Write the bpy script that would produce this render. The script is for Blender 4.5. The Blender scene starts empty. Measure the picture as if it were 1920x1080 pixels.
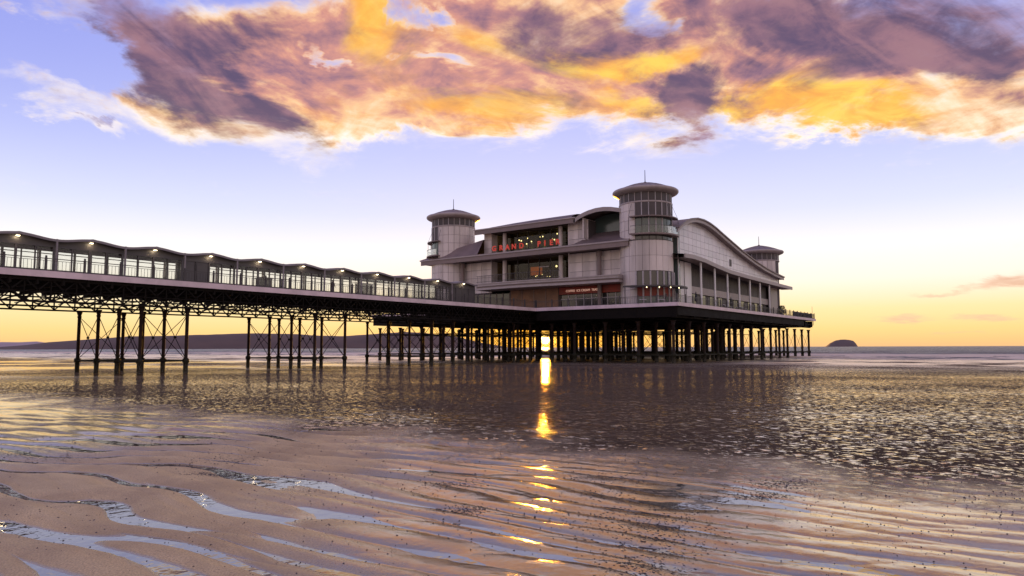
import bpy, bmesh, math, random
import numpy as np
from mathutils import Vector, Matrix
random.seed(7); rng = np.random.default_rng(11)
scn = bpy.context.scene
PI = math.pi
# ------------------------------------------------------------------ camera
AX = math.atan(975/1320.)               # heading of the lens, measured from the pier axis (world X)
PITCH = math.atan(111.5/1320.); ROLL = math.radians(0.17)
cd = bpy.data.cameras.new('camera'); cam = bpy.data.objects.new('camera', cd); scn.collection.objects.link(cam)
cd.sensor_width = 36; cd.lens = 1320/1920*36; cd.clip_start = .1; cd.clip_end = 40000
fw = Vector((math.cos(AX)*math.cos(PITCH), math.sin(AX)*math.cos(PITCH), math.sin(PITCH)))
rt = Vector((math.sin(AX), -math.cos(AX), 0)); up = rt.cross(fw)
rt2 = rt*math.cos(ROLL)-up*math.sin(ROLL); up2 = up*math.cos(ROLL)+rt*math.sin(ROLL)
cam.matrix_world = Matrix.Translation((0, 0, 1.7)) @ Matrix((rt2, up2, -fw)).transposed().to_4x4()
scn.camera = cam
scn.unit_settings.scale_length = 1.4
# ------------------------------------------------------------------ view
scn.view_settings.view_transform = 'Standard'; scn.view_settings.look = 'None'
scn.view_settings.gamma = 1; scn.view_settings.exposure = 0.18; scn.view_settings.use_curve_mapping = False
# ------------------------------------------------------------------ sun, low over the sea
SUN_AZ = AX-math.radians(2.67); SUN_EL = math.radians(.62)
sd = Vector((math.cos(SUN_AZ)*math.cos(SUN_EL), math.sin(SUN_AZ)*math.cos(SUN_EL), math.sin(SUN_EL)))
sl = bpy.data.lights.new('sun', 'SUN'); so = bpy.data.objects.new('sun', sl); scn.collection.objects.link(so)
sl.energy = 5.0; sl.angle = math.radians(.5); sl.color = (1, .45, .05)
so.rotation_euler = (-sd).to_track_quat('-Z', 'Y').to_euler()
# ------------------------------------------------------------------ sky
W = bpy.data.worlds.new('World'); scn.world = W; W.use_nodes = True
nt = W.node_tree; nt.nodes.clear()
class NB:
    "small helper to write node maths"
    def __init__(s, nt): s.nt = nt
    def n(s, t, **k):
        o = s.nt.nodes.new(t)
        for a, b in k.items(): setattr(o, a, b)
        return o
    def put(s, sock, v):
        if hasattr(v, 'is_output') or isinstance(v, bpy.types.NodeSocket): s.nt.links.new(v, sock)
        else: sock.default_value = v
    def m(s, op, a, b=None, c=None, clamp=False):
        o = s.n('ShaderNodeMath', operation=op, use_clamp=clamp)
        s.put(o.inputs[0], a)
        if b is not None: s.put(o.inputs[1], b)
        if c is not None: s.put(o.inputs[2], c)
        return o.outputs[0]
    def ss(s, v, a, b, lo=0., hi=1.):
        o = s.n('ShaderNodeMapRange', interpolation_type='SMOOTHSTEP')
        s.put(o.inputs[0], v); s.put(o.inputs[1], a); s.put(o.inputs[2], b); s.put(o.inputs[3], lo); s.put(o.inputs[4], hi)
        return o.outputs[0]
    def mix(s, f, a, b, mode='MIX'):
        o = s.n('ShaderNodeMix', data_type='RGBA', blend_type=mode)
        s.put(o.inputs[0], f)
        for i, v in ((6, a), (7, b)):
            if isinstance(v, tuple): v = (v[0], v[1], v[2], 1)
            s.put(o.inputs[i], v)
        return o.outputs[2]
    def ramp(s, f, st, interp='LINEAR'):
        o = s.n('ShaderNodeValToRGB'); r = o.color_ramp; r.interpolation = interp
        while len(r.elements) < len(st): r.elements.new(.5)
        for e, (p, c) in zip(r.elements, st):
            e.position = p; e.color = (*c, 1) if isinstance(c, tuple) else (c, c, c, 1)
        s.put(o.inputs[0], f)
        return o.outputs[0]
    def noise(s, v, scale, detail=4, rough=.5, dist=0., col=False):
        o = s.n('ShaderNodeTexNoise'); s.put(o.inputs['Vector'], v)
        o.inputs['Scale'].default_value = scale; o.inputs['Detail'].default_value = detail
        o.inputs['Roughness'].default_value = rough; o.inputs['Distortion'].default_value = dist
        return o.outputs['Color' if col else 'Fac']
    def xyz(s, v):
        o = s.n('ShaderNodeSeparateXYZ'); s.put(o.inputs[0], v); return o.outputs
    def comb(s, x, y, z=0.):
        o = s.n('ShaderNodeCombineXYZ')
        for i, v in enumerate((x, y, z)): s.put(o.inputs[i], v)
        return o.outputs[0]
b = NB(nt)
def lin(r, g, bb):
    f = lambda c: ((c/255+.055)/1.055)**2.4 if c > 10 else c/255/12.92
    return (f(r), f(g), f(bb))
tc = b.n('ShaderNodeTexCoord').outputs['Generated']
nv = b.n('ShaderNodeVectorMath', operation='NORMALIZE'); b.put(nv.inputs[0], tc); D = nv.outputs[0]
dx, dy, dz = b.xyz(D)
el = b.m('MULTIPLY', b.m('ARCSINE', dz), 180/PI)
# azimuth measured from the middle of the western sky
ca, sa = math.cos(AX), math.sin(AX)
fx = b.m('ADD', b.m('MULTIPLY', dx, ca), b.m('MULTIPLY', dy, sa)); fy = b.m('SUBTRACT', b.m('MULTIPLY', dy, ca), b.m('MULTIPLY', dx, sa))
az = b.m('MULTIPLY', b.m('ARCTAN2', fy, fx), 180/PI)
elp = b.m('MAXIMUM', el, 0.)
e01 = b.m('POWER', b.m('DIVIDE', elp, 90.), .5)
P = lambda e: (e/90)**.5
west = b.ramp(e01, [(0, lin(238, 184, 132)), (P(.5), lin(244, 199, 132)), (P(1.3), lin(246, 212, 140)), (P(2.8), lin(247, 224, 168)), (P(5), (.93, .85, .74)), (P(7.5), (.89, .87, .88)),
    (P(10.5), lin(212, 217, 244)), (P(15), lin(188, 195, 242)), (P(21), lin(165, 173, 236)), (P(27), lin(144, 152, 224)), (P(50), (.26, .26, .48)), (1, (.28, .25, .38))])
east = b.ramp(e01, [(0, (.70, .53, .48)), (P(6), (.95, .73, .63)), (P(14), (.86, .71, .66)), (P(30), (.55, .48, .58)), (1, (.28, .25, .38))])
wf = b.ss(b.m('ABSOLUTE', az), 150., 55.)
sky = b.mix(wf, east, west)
# deeper blue to the left of the frame and on to the south
sky = b.mix(b.m('MULTIPLY', b.ss(az, 8., 42.), b.ss(el, 9., 24., 0., .7)), sky, lin(140, 149, 226))
# glow round the sun
dt = b.n('ShaderNodeVectorMath', operation='DOT_PRODUCT'); b.put(dt.inputs[0], D); b.put(dt.inputs[1], tuple(sd))
ang = b.m('MULTIPLY', b.m('ARCCOSINE', b.m('MINIMUM', dt.outputs['Value'], 1.)), 180/PI)
def gauss(v, s): return b.m('EXPONENT', b.m('MULTIPLY', b.m('POWER', b.m('DIVIDE', v, s), 2.), -1.))
low = b.ss(el, 9., 0.)
sky = b.mix(b.m('MULTIPLY', b.m('MULTIPLY', gauss(ang, 11.), low), .66), sky, (1.0, .60, .05))
sky = b.mix(b.m('MULTIPLY', gauss(ang, 5.0), .9), sky, (1.15, .52, .03))
sky = b.mix(b.m('MULTIPLY', gauss(ang, .85), .9), sky, (2.4, 1.45, .28))
# clouds: broad masses broken up by warped noise
uvx = b.m('DIVIDE', dx, b.m('ADD', b.m('MAXIMUM', dz, 0.), .16)); uvy = b.m('DIVIDE', dy, b.m('ADD', b.m('MAXIMUM', dz, 0.), .16))
uv = b.comb(uvx, uvy, 0.)
n1 = b.noise(uv, 2.2, 6, .62, .5, True); n1x, n1y, n1z = b.xyz(n1)
n2 = b.noise(uv, 5.5, 7, .6, .8)
n3 = b.noise(uv, 1.1, 5, .55, .6)
fine = b.noise(uv, 14., 6, .65, .4)
stc = b.comb(b.m('MULTIPLY', az, .065), b.m('MULTIPLY', b.m('SUBTRACT', el, b.m('MULTIPLY', b.m('MULTIPLY', az, b.m('ABSOLUTE', az)), .0133)), .12), 3.)
n6 = b.noise(stc, 2.2, 5, .5, .9)
def warp(k):
    kk = b.ss(el, 1., 14., .12, 1.)
    a_ = b.m('ADD', az, b.m('MULTIPLY', b.m('MULTIPLY', b.m('SUBTRACT', n1x, .5), 17.*k), kk))
    e_ = b.m('ADD', el, b.m('MULTIPLY', b.m('MULTIPLY', b.m('SUBTRACT', n1y, .5), 9.*k), kk))
    return a_, e_
def field(L, k):
    a_, e_ = warp(k); tot = None
    for (ac, ec, m00, m01, m10, m11, w) in L:
        da = b.m('SUBTRACT', a_, ac); de = b.m('SUBTRACT', e_, ec)
        u = b.m('ADD', b.m('MULTIPLY', da, m00), b.m('MULTIPLY', de, m01)); v = b.m('ADD', b.m('MULTIPLY', da, m10), b.m('MULTIPLY', de, m11))
        q = b.m('ADD', b.m('MULTIPLY', u, u), b.m('MULTIPLY', v, v))
        g = b.m('MULTIPLY', b.m('EXPONENT', b.m('MULTIPLY', b.m('POWER', q, 1.4), -.8)), w)
        tot = g if tot is None else b.m('ADD', tot, g)
    return tot
COVER = [(26.54,20.92,-0.0788,-0.0417,0.1584,-0.3419,1.10),
 (28.87,17.47,-0.1247,-0.0193,0.0604,-0.7951,0.85),
 (31.64,15.77,-0.4656,-0.1259,0.4029,-1.6640,0.80),
 (36.13,21.71,-0.8187,-0.3430,0.6826,-1.8305,0.50),
 (13.96,20.75,-0.0933,-0.0191,0.0394,-0.3128,1.00),
 (17.37,24.04,-0.1091,0.0028,-0.0468,-0.4479,1.00),
 (8.85,24.57,-0.1890,0.0022,-0.0167,-0.3269,1.00),
 (1.29,19.68,-0.0926,-0.0143,0.0672,-0.5067,1.00),
 (-5.86,22.75,-0.0874,-0.0011,0.0127,-0.2540,1.10),
 (-15.31,20.56,-0.1278,-0.0035,0.0300,-0.3011,1.00),
 (-26.66,21.31,-0.0687,-0.0031,0.0448,-0.2402,1.20),
 (-31.92,16.80,-0.1062,-0.0053,0.0826,-0.4521,1.10),
 (-25.00,16.76,-0.1602,-0.0203,0.1702,-0.7474,0.80),
 (8.35,18.90,-0.1427,0.0014,-0.0258,-0.7055,0.80),
 (-1.87,26.69,-0.0743,-0.0005,0.0132,-0.4439,0.90),
 (-35.28,4.24,-0.3838,0.0244,-0.2919,-2.5560,0.90),
 (-30.97,3.65,-0.5234,-0.0083,0.0083,-6.7154,0.80),
 (-29.26,1.93,-0.5246,-0.0230,0.0849,-3.7787,0.80),
 (-33.98,1.86,-0.5178,-0.0408,0.2685,-3.9637,0.80),
 (-32.10,0.88,-0.3606,-0.0171,0.1204,-9.1032,0.50),
 (7.76,25.58,-0.3283,-0.6003,0.5569,-0.3955,-1.50),
 (-12.47,25.01,-0.5827,-0.0144,0.0474,-0.5327,-1.20),
 (7.50,21.54,-0.3504,-0.1746,0.4828,-1.2772,-1.30),
 (15.67,22.34,-0.2785,-0.1471,0.6516,-1.6699,-1.10),
 (-16.17,21.63,-0.3271,-0.2281,1.0304,-1.5848,-0.70),
 (32.32,20.05,-0.2582,-0.1384,0.2616,-0.4909,-0.80)]
DARK = [(28.36,21.86,-0.1096,-0.0702,0.2202,-0.3713,1.50),
 (20.46,19.54,-0.1883,-0.0693,0.2012,-0.7206,1.50),
 (34.10,17.45,-0.8172,-0.0866,0.0227,-2.8732,0.30),
 (-3.65,24.37,-0.1723,-0.0017,0.0128,-0.3980,1.00),
 (-14.85,19.03,-0.2677,-0.0071,0.0527,-0.6012,1.20),
 (-27.43,22.59,-0.0960,-0.0045,0.0820,-0.4154,1.40),
 (-30.04,18.92,-0.1527,0.0051,0.0768,-0.8243,0.90),
 (-35.46,18.87,-0.2808,-0.0157,0.1107,-0.4930,0.90),
 (22.14,23.24,-0.2847,0.0094,-0.0860,-0.6089,0.60),
 (31.66,16.19,-1.0233,0.0454,-0.5624,-3.4903,0.80),
 (-11.16,24.37,-0.3857,-0.0086,0.0522,-0.6581,0.60),
 (-19.89,23.45,-0.2802,-0.0101,0.0624,-0.4508,0.50),
 (-1.82,18.85,-0.3684,-0.0731,0.2659,-1.5038,0.40),
 (-35.28,4.24,-0.3838,0.0244,-0.3568,-3.1239,0.50)]
GOLD = [(10.61,24.84,-0.3275,0.0048,-0.0192,-0.2927,1.00),
 (-9.36,21.79,-0.1773,0.0241,-0.0520,-0.8428,1.60),
 (-2.29,22.65,-0.2441,-0.0507,0.1097,-0.6235,0.80),
 (-25.02,17.14,-0.1939,-0.0247,0.2149,-0.9372,1.60),
 (3.97,24.19,-0.3277,-0.2141,0.2676,-0.5606,0.90),
 (1.74,19.07,-0.1237,-0.0190,0.1419,-1.1018,1.00),
 (15.59,18.66,-0.1331,-0.0165,0.0487,-0.8363,0.50),
 (-10.60,18.74,-0.1927,-0.0220,0.1801,-1.2338,1.10),
 (-20.90,18.42,-0.2161,0.0379,-0.1021,-1.1644,1.10),
 (-25.14,20.10,-0.1543,0.0308,-0.1063,-1.2116,0.70),
 (26.07,17.88,-0.1360,-0.0293,0.2040,-1.4542,0.70),
 (-29.93,16.78,-0.2515,0.0485,-0.1094,-0.8997,0.50)]

out = b.m('MAXIMUM', b.ss(el, 23., 33.), b.m('MULTIPLY', b.ss(b.m('ABSOLUTE', az), 36., 52.), b.ss(el, 8., 16.)))
gen = b.m('MULTIPLY', b.ss(n3, .42, .62), b.m('MULTIPLY', out, .9))
cov = b.m('ADD', b.m('MINIMUM', field(COVER, 1.), 1.25), gen)
cov = b.m('ADD', cov, b.m('MULTIPLY', b.m('SUBTRACT', n2, .5), 1.25))
cov = b.m('ADD', cov, b.m('MULTIPLY', b.m('SUBTRACT', fine, .5), .3)); cov = b.m('ADD', cov, b.m('MULTIPLY', b.m('SUBTRACT', n6, .5), .55))
alpha = b.ss(cov, .12, 1.15)
dark = b.m('ADD', field(DARK, .9), b.m('MULTIPLY', b.m('SUBTRACT', n2, .5), 1.0)); dark = b.m('ADD', dark, b.m('MULTIPLY', gen, .12))
gold = b.m('ADD', field(GOLD, .8), b.m('MULTIPLY', b.m('SUBTRACT', n1z, .5), 1.3))
n4 = b.noise(uv, 3.2, 7, .62, 1.2); n5 = b.noise(uv, 8., 6, .6, .6)
tcl = b.m('ADD', b.m('MULTIPLY', b.ss(cov, .35, 1.5), .62), b.m('ADD', b.m('ADD', b.m('MULTIPLY', b.m('SUBTRACT', n4, .5), 1.2), b.m('MULTIPLY', b.m('SUBTRACT', n6, .5), .8)), b.m('MULTIPLY', b.m('SUBTRACT', n5, .5), .8)))
ccol = b.ramp(b.m('ADD', b.m('ADD', tcl, .16), b.ss(el, 20.5, 14.8, 0., -.46)), [(0, lin(255, 240, 226)), (.22, lin(254, 222, 184)), (.45, lin(246, 192, 138)), (.68, lin(208, 142, 124)), (1, lin(140, 100, 122))])
ccol = b.mix(b.ss(b.m('ADD', gold, b.m('MULTIPLY', b.m('SUBTRACT', n5, .5), 1.2)), .15, 1.25, 0., .95), ccol, b.mix(b.ss(n5, .35, .65), lin(255, 206, 70), lin(250, 172, 44)))
ccol = b.mix(b.ss(b.m('ADD', dark, b.m('ADD', b.m('MULTIPLY', b.m('SUBTRACT', n5, .5), .9), b.m('ADD', b.m('MULTIPLY', b.m('SUBTRACT', n4, .5), 1.), b.m('MULTIPLY', b.m('SUBTRACT', n6, .5), .8)))), -.05, 1.0, 0., .96), ccol, b.mix(b.ss(b.m('ADD', b.m('MULTIPLY', fine, .3), b.m('MULTIPLY', n6, .7)), .36, .60), lin(148, 104, 116), lin(76, 58, 92)))
lowc = b.ss(el, 9., 5.)
ccol = b.mix(b.m('MULTIPLY', lowc, .8), ccol, lin(226, 168, 140))
ccol = b.mix(b.ss(b.m('ABSOLUTE', az), 60., 140.), ccol, (.62, .46, .48))
sky = b.mix(b.m('MULTIPLY', alpha, b.ss(lowc, 0., 1., .96, .75)), sky, ccol)
# the disc itself, just clear of the horizon
disc = b.ss(ang, .40, .31)
sky = b.mix(disc, sky, (10., 6.2, 1.8))
below = b.ss(el, 0., -1.2)
sky = b.mix(below, sky, (.16, .13, .12))
ns = b.n('ShaderNodeTexSky', sky_type='NISHITA'); ns.sun_disc = False
ns.sun_elevation = SUN_EL; ns.sun_rotation = PI/2-SUN_AZ; ns.air_density = 1.2; ns.dust_density = 1.5
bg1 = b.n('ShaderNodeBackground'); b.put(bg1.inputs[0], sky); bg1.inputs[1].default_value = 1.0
bg2 = b.n('ShaderNodeBackground'); b.put(bg2.inputs[0], ns.outputs[0]); bg2.inputs[1].default_value = .03
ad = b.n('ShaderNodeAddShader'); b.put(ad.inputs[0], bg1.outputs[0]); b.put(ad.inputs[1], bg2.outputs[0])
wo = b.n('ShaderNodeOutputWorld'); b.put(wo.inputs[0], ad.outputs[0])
W.cycles.sampling_method = 'MANUAL'; W.cycles.sample_map_resolution = 1024
# ================================================================== helpers
COL = scn.collection
def link(o, parent=None):
    COL.objects.link(o)
    if parent is not None: o.parent = parent
    return o
def tag(o, label=None, cat=None, group=None, kind=None):
    for k, v in (('label', label), ('category', cat), ('group', group), ('kind', kind)):
        if v: o[k] = v
    return o
def empty(name, loc, label, cat, group=None):
    return tag(link(bpy.data.objects.new(name, None)), label, cat, group) if not loc else _emp(name, loc, label, cat, group)
def _emp(name, loc, label, cat, group):
    o = bpy.data.objects.new(name, None); o.location = loc; link(o); return tag(o, label, cat, group)
class MB:
    "collects shapes in world coordinates; build() links them as one mesh object"
    def __init__(s): s.v = []; s.f = []; s.sm = []
    def add(s, vs, fs, smooth=False):
        n = len(s.v); s.v += [tuple(v) for v in vs]; s.f += [tuple(i+n for i in f) for f in fs]; s.sm += [smooth]*len(fs); return s
    def box(s, x0, x1, y0, y1, z0, z1):
        s.add([(x0, y0, z0), (x1, y0, z0), (x1, y1, z0), (x0, y1, z0), (x0, y0, z1), (x1, y0, z1), (x1, y1, z1), (x0, y1, z1)],
              [(3, 2, 1, 0), (4, 5, 6, 7), (0, 1, 5, 4), (1, 2, 6, 5), (2, 3, 7, 6), (3, 0, 4, 7)]); return s
    def bar(s, a, c, w, h=None, n=4, smooth=False):
        a = Vector(a); c = Vector(c); d = (c-a).normalized(); h = h or w
        u = d.cross(Vector((0, 0, 1)))
        if u.length < 1e-3: u = Vector((1, 0, 0))
        u.normalize(); v = u.cross(d)
        ring = [(math.cos(PI/4+2*PI*i/4)*.7071, math.sin(PI/4+2*PI*i/4)*.7071) for i in range(4)] if n == 4 else [(math.cos(2*PI*i/n)*.5, math.sin(2*PI*i/n)*.5) for i in range(n)]
        vs = [a+u*(p*w)+v*(q*h) for p, q in ring]+[c+u*(p*w)+v*(q*h) for p, q in ring]
        fs = [(i, (i+1) % n, n+(i+1) % n, n+i) for i in range(n)]+[tuple(range(n-1, -1, -1)), tuple(range(n, 2*n))]
        return s.add(vs, fs, smooth)
    def lathe(s, cx, cy, prof, n=16, a0=0., a1=360., smooth=True, cap=True):
        full = abs(a1-a0) > 359.9; m = n if full else n+1
        A = [math.radians(a0+(a1-a0)*i/n) for i in range(m)]
        vs = [(cx+r*math.cos(a), cy+r*math.sin(a), z) for r, z in prof for a in A]; fs = []
        for j in range(len(prof)-1):
            for i in range(n if full else n):
                k = (i+1) % m; fs.append((j*m+i, j*m+k, (j+1)*m+k, (j+1)*m+i))
        s.add(vs, fs, smooth)
        if full and cap:
            s.add([(cx+prof[0][0]*math.cos(a), cy+prof[0][0]*math.sin(a), prof[0][1]) for a in A], [tuple(range(m-1, -1, -1))])
            s.add([(cx+prof[-1][0]*math.cos(a), cy+prof[-1][0]*math.sin(a), prof[-1][1]) for a in A], [tuple(range(m))])
        return s
    def sector(s, cx, cy, r0, r1, z0, z1, a0, a1, n=6):
        "a curved block: part of a ring"
        A = [math.radians(a0+(a1-a0)*i/n) for i in range(n+1)]; m = n+1
        vs = [(cx+r*math.cos(a), cy+r*math.sin(a), z) for r, z in ((r0, z0), (r1, z0), (r1, z1), (r0, z1)) for a in A]; fs = []
        for j in range(4):
            k = (j+1) % 4
            for i in range(n): fs.append((j*m+i, j*m+i+1, k*m+i+1, k*m+i))
        fs += [(0, m, 2*m, 3*m), (n, 3*m+n, 2*m+n, m+n)]
        return s.add(vs, [tuple(reversed(f)) for f in fs])
    def prism(s, poly, d):
        "closed polygon (3D points) pushed along vector d"
        n = len(poly); d = Vector(d); vs = [Vector(p) for p in poly]+[Vector(p)+d for p in poly]
        return s.add(vs, [tuple(range(n)), tuple(range(2*n-1, n-1, -1))]+[(i, n+i, n+(i+1) % n, (i+1) % n) for i in range(n)])
    def build(s, name, mat, parent=None, label=None, kind=None, fix=True):
        me = bpy.data.meshes.new(name); me.from_pydata(s.v, [], s.f); me.materials.append(mat)
        if any(s.sm): me.polygons.foreach_set('use_smooth', s.sm)
        if fix and len(s.f) < 20000:
            bm = bmesh.new(); bm.from_mesh(me); bmesh.ops.recalc_face_normals(bm, faces=bm.faces); bm.to_mesh(me); bm.free()
        me.update()
        o = link(bpy.data.objects.new(name, me)); 
        if parent is not None: attach(o, parent)
        if label: o['label'] = label
        if kind: o['kind'] = kind
        return o
def worldloc(p):
    v = Vector((0, 0, 0))
    while p is not None: v += p.location; p = p.parent
    return v
def attach(o, parent):
    "parent without moving: parents here carry translations only"
    w = worldloc(o); o.parent = parent; o.location = w-worldloc(parent)
    return o
# ================================================================== materials
def mat(name, col=(.5, .5, .5), rough=.5, metal=0., spec=None, var=0., scale=3., bump=0., bscale=20., emit=None, es=1., streak=False):
    m = bpy.data.materials.new(name); m.use_nodes = True; t = m.node_tree; bs = t.nodes['Principled BSDF']; q = NB(t)
    bs.inputs['Roughness'].default_value = rough; bs.inputs['Metallic'].default_value = metal
    if spec is not None: bs.inputs['Specular IOR Level'].default_value = spec
    c4 = (*col, 1); bs.inputs['Base Color'].default_value = c4
    oc = q.n('ShaderNodeTexCoord').outputs['Object']
    if var:
        v = oc
        if streak:
            mp = q.n('ShaderNodeMapping'); q.put(mp.inputs[0], oc); mp.inputs['Scale'].default_value = (1, 1, .15); v = mp.outputs[0]
        f = q.noise(v, scale, 5, .6); f = q.ss(f, .3, .7)
        cc = q.mix(f, tuple(x*(1-var) for x in col), tuple(min(1, x*(1+var)) for x in col))
        rnd = q.m('ADD', .88, q.m('MULTIPLY', q.n('ShaderNodeObjectInfo').outputs['Random'], .2)); cc = q.mix(1., cc, q.comb(rnd, rnd, rnd), 'MULTIPLY')
        q.put(bs.inputs['Base Color'], cc)
        q.put(bs.inputs['Roughness'], q.m('ADD', q.m('MULTIPLY', f, .15), rough-.07))
    if bump:
        bp = q.n('ShaderNodeBump'); bp.inputs['Distance'].default_value = bump; q.put(bp.inputs['Height'], q.noise(oc, bscale, 4)); q.put(bs.inputs['Normal'], bp.outputs[0])
    if emit: bs.inputs['Emission Color'].default_value = (*emit, 1); bs.inputs['Emission Strength'].default_value = es
    return m
M = {}
M['clad'] = mat('pale_cladding', (.58, .52, .49), .45, var=.22, scale=.6, streak=True)
M['clad2'] = mat('silver_cladding', (.70, .67, .70), .35, var=.10, scale=.5, streak=True)
M['joint'] = mat('shadow_joint', (.10, .085, .085), .8)  # dark core seen between the cladding panels
M['roof'] = mat('standing_roof', (.17, .125, .12), .5, var=.18, scale=.8)
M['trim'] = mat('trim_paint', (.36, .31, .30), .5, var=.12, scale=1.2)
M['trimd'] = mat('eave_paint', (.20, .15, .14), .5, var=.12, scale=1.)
M['edge'] = mat('deck_edge_paint', (.62, .50, .54), .5, var=.14, scale=.8)
M['iron'] = mat('black_iron', (.008, .006, .005), .75, spec=.15, var=.4, scale=2., bump=.01, bscale=12)
M['pile'] = mat('rusty_pile', (.020, .010, .007), .75, spec=.2, var=.5, scale=1.5, bump=.02, bscale=10)
def tide_stain(m):
    t = m.node_tree; q = NB(t); bs = t.nodes['Principled BSDF']; src = bs.inputs['Base Color'].links[0].from_socket
    pos = q.n('ShaderNodeNewGeometry').outputs['Position']; z = q.xyz(pos)[2]
    nz = q.m('ADD', z, q.m('MULTIPLY', q.m('SUBTRACT', q.noise(pos, 3., 5, .7), .5), 1.6))
    c = q.mix(q.ss(nz, 1.5, .9), src, (.020, .019, .011)); c = q.mix(q.m('MULTIPLY', q.ss(nz, .75, .45), q.ss(q.noise(pos, 25., 3), .5, .6)), c, (.16, .15, .13))
    q.put(bs.inputs['Base Color'], c)
tide_stain(M['pile'])
M['rail'] = mat('railing_paint', (.055, .048, .05), .5)
M['wood'] = mat('deck_timber', (.10, .07, .055), .7, var=.3, scale=2.)
M['louvre'] = mat('louvre', (.07, .058, .058), .55, var=.2, scale=1.)
M['frame'] = mat('window_frame', (.42, .39, .40), .5)
M['grey'] = mat('shelter_panel', (.085, .078, .082), .5, var=.15, scale=.8)
M['greyp'] = mat('shelter_roof_paint', (.24, .21, .235), .45, var=.12, scale=.9)
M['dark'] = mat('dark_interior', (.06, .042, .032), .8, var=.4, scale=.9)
M['tan'] = mat('tan_boarding', (.24, .125, .07), .6, var=.25, scale=.8)
M['red'] = mat('red_board', (.22, .026, .012), .55, var=.25, scale=.8)
M['redlit'] = mat('lit_red_letter', (.6, .04, .02), .4, emit=(1., .12, .07), es=.16)
M['cream'] = mat('cream_lettering', (.75, .6, .5), .5, emit=(1, .6, .45), es=.35)
M['white'] = mat('white_paint', (.75, .74, .74), .4)
M['lampglow'] = mat('lamp_glow', (1, .9, .7), .4, emit=(1, .82, .5), es=6.)
M['bulb'] = mat('bulb_glow', (1, .9, .6), .4, emit=(1, .86, .45), es=4.)
M['leaf'] = mat('dark_leaf', (.03, .035, .015), .6)
M['cloth'] = mat('dark_coat', (.02, .02, .025), .8)
def glass(name, tint, refl=.35, trans=.6):
    m = bpy.data.materials.new(name); m.use_nodes = True; t = m.node_tree; t.nodes.clear(); q = NB(t)
    g = q.n('ShaderNodeBsdfGlossy'); g.inputs['Roughness'].default_value = .04; g.inputs[0].default_value = (1, 1, 1, 1)
    tr = q.n('ShaderNodeBsdfTransparent'); tr.inputs[0].default_value = (*tint, 1)
    fr = q.n('ShaderNodeFresnel'); fr.inputs[0].default_value = 1.45
    mx = q.n('ShaderNodeMixShader'); q.put(mx.inputs[0], q.m('MINIMUM', q.m('MULTIPLY', fr.outputs[0], refl*2), 1.)); q.put(mx.inputs[1], tr.outputs[0]); q.put(mx.inputs[2], g.outputs[0])
    o = q.n('ShaderNodeOutputMaterial'); q.put(o.inputs[0], mx.outputs[0]); return m
M['pane'] = glass('clear_pane', (.95, .96, .95), refl=.3)
M['panedark'] = glass('tinted_pane', (.72, .68, .58), refl=.22)
M['panedk'] = mat('dark_glass', (.035, .035, .035), .12, spec=.7)
M['panegr'] = mat('green_glass', (.06, .09, .085), .15, spec=.7)
# ================================================================== sand, sea, land
def hsh(ix, iy, s=0):
    h = (ix.astype(np.int64)*374761393+iy.astype(np.int64)*668265263+s*1442695041) & 0xffffffff
    h = ((h ^ (h >> 13))*1274126177) & 0xffffffff
    return ((h ^ (h >> 16)) & 0xffff)/65535.
def pn(x, y, s=0):
    ix = np.floor(x); iy = np.floor(y); u = x-ix; v = y-iy; r = 0.
    u2 = u*u*u*(u*(u*6-15)+10); v2 = v*v*v*(v*(v*6-15)+10); g = []
    for a in (0, 1):
        for c in (0, 1):
            t = hsh(ix+a, iy+c, s)*2*np.pi; g.append(np.cos(t)*(u-a)+np.sin(t)*(v-c))
    return ((g[0]*(1-v2)+g[1]*v2)*(1-u2)+(g[2]*(1-v2)+g[3]*v2)*u2)*1.5
def fb(x, y, s=0, o=4):
    r = 0.; a = 1.
    for i in range(o): r = r+a*pn(x*2**i, y*2**i, s+i); a *= .5
    return r
def sst(x, a, c): t = np.clip((x-a)/(c-a), 0, 1); return t*t*(3-2*t)
def sand_h(X, Y):
    Z = sst(X+1.1*fb(X*.3, Y*.15, 5, 3), 8.4, 11.5)            # choppy flat beyond the ripples
    lefty = sst(Y, 4., 9.)
    w = .75*fb(X*.20, Y*.13, 1, 3)+.16*pn(X*1.1, Y*.5, 7)
    lam = .41
    ph = (X/lam+w*1.5+.12*np.sin(Y*.9))
    tri = np.abs(np.sin(np.pi*ph))
    rip = (tri**.75*2-1.15)
    ph2 = (X*.9+.25*Y)/.75+w*1.9
    rip2 = np.abs(np.sin(np.pi*ph2))**.8*2-1.2
    amp = .026*(1-.55*sst(pn(X*.35, Y*.3, 21), -.1, .5))
    amp = amp*(.50+.50*sst(Y-X, -1.5, 2.5))
    near = rip*amp*(1-.5*lefty)+rip2*.042*lefty+.5*rip2*.012*(1-lefty)
    near = near+lefty*.0045*np.sin(2*np.pi*(X/.19+1.9*w+.3*Y))*sst(pn(X*.6, Y*.5, 29), -.2, .4)+.004*pn(X*2.6, Y*1.6, 33)
    near = near+.030*fb(X*.22, Y*.17, 3, 3)+.006*fb(X*1.5, Y*1., 13, 3)+.0016*fb(X*8, Y*7, 23, 3)+.0016*np.abs(pn(X*8+2*w, Y*2.5, 27))*(.5+.5*lefty)
    chop = .012*fb(X*2.6, Y*1.5, 31, 3)+.008*pn(X*5, Y*3.1, 37)+.02*fb(X*.15, Y*.06, 41, 2)
    d = np.hypot(X, Y)
    near = near*(1-.65*sst(Y, 11, 18))
    h = near*(1-Z)+(chop+.035)*Z
    h = h*(1-.55*sst(d, 30, 60))
    h = h-.45*sst(X, 98, 150)                                   # the beach dips under the sea
    return h
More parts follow.
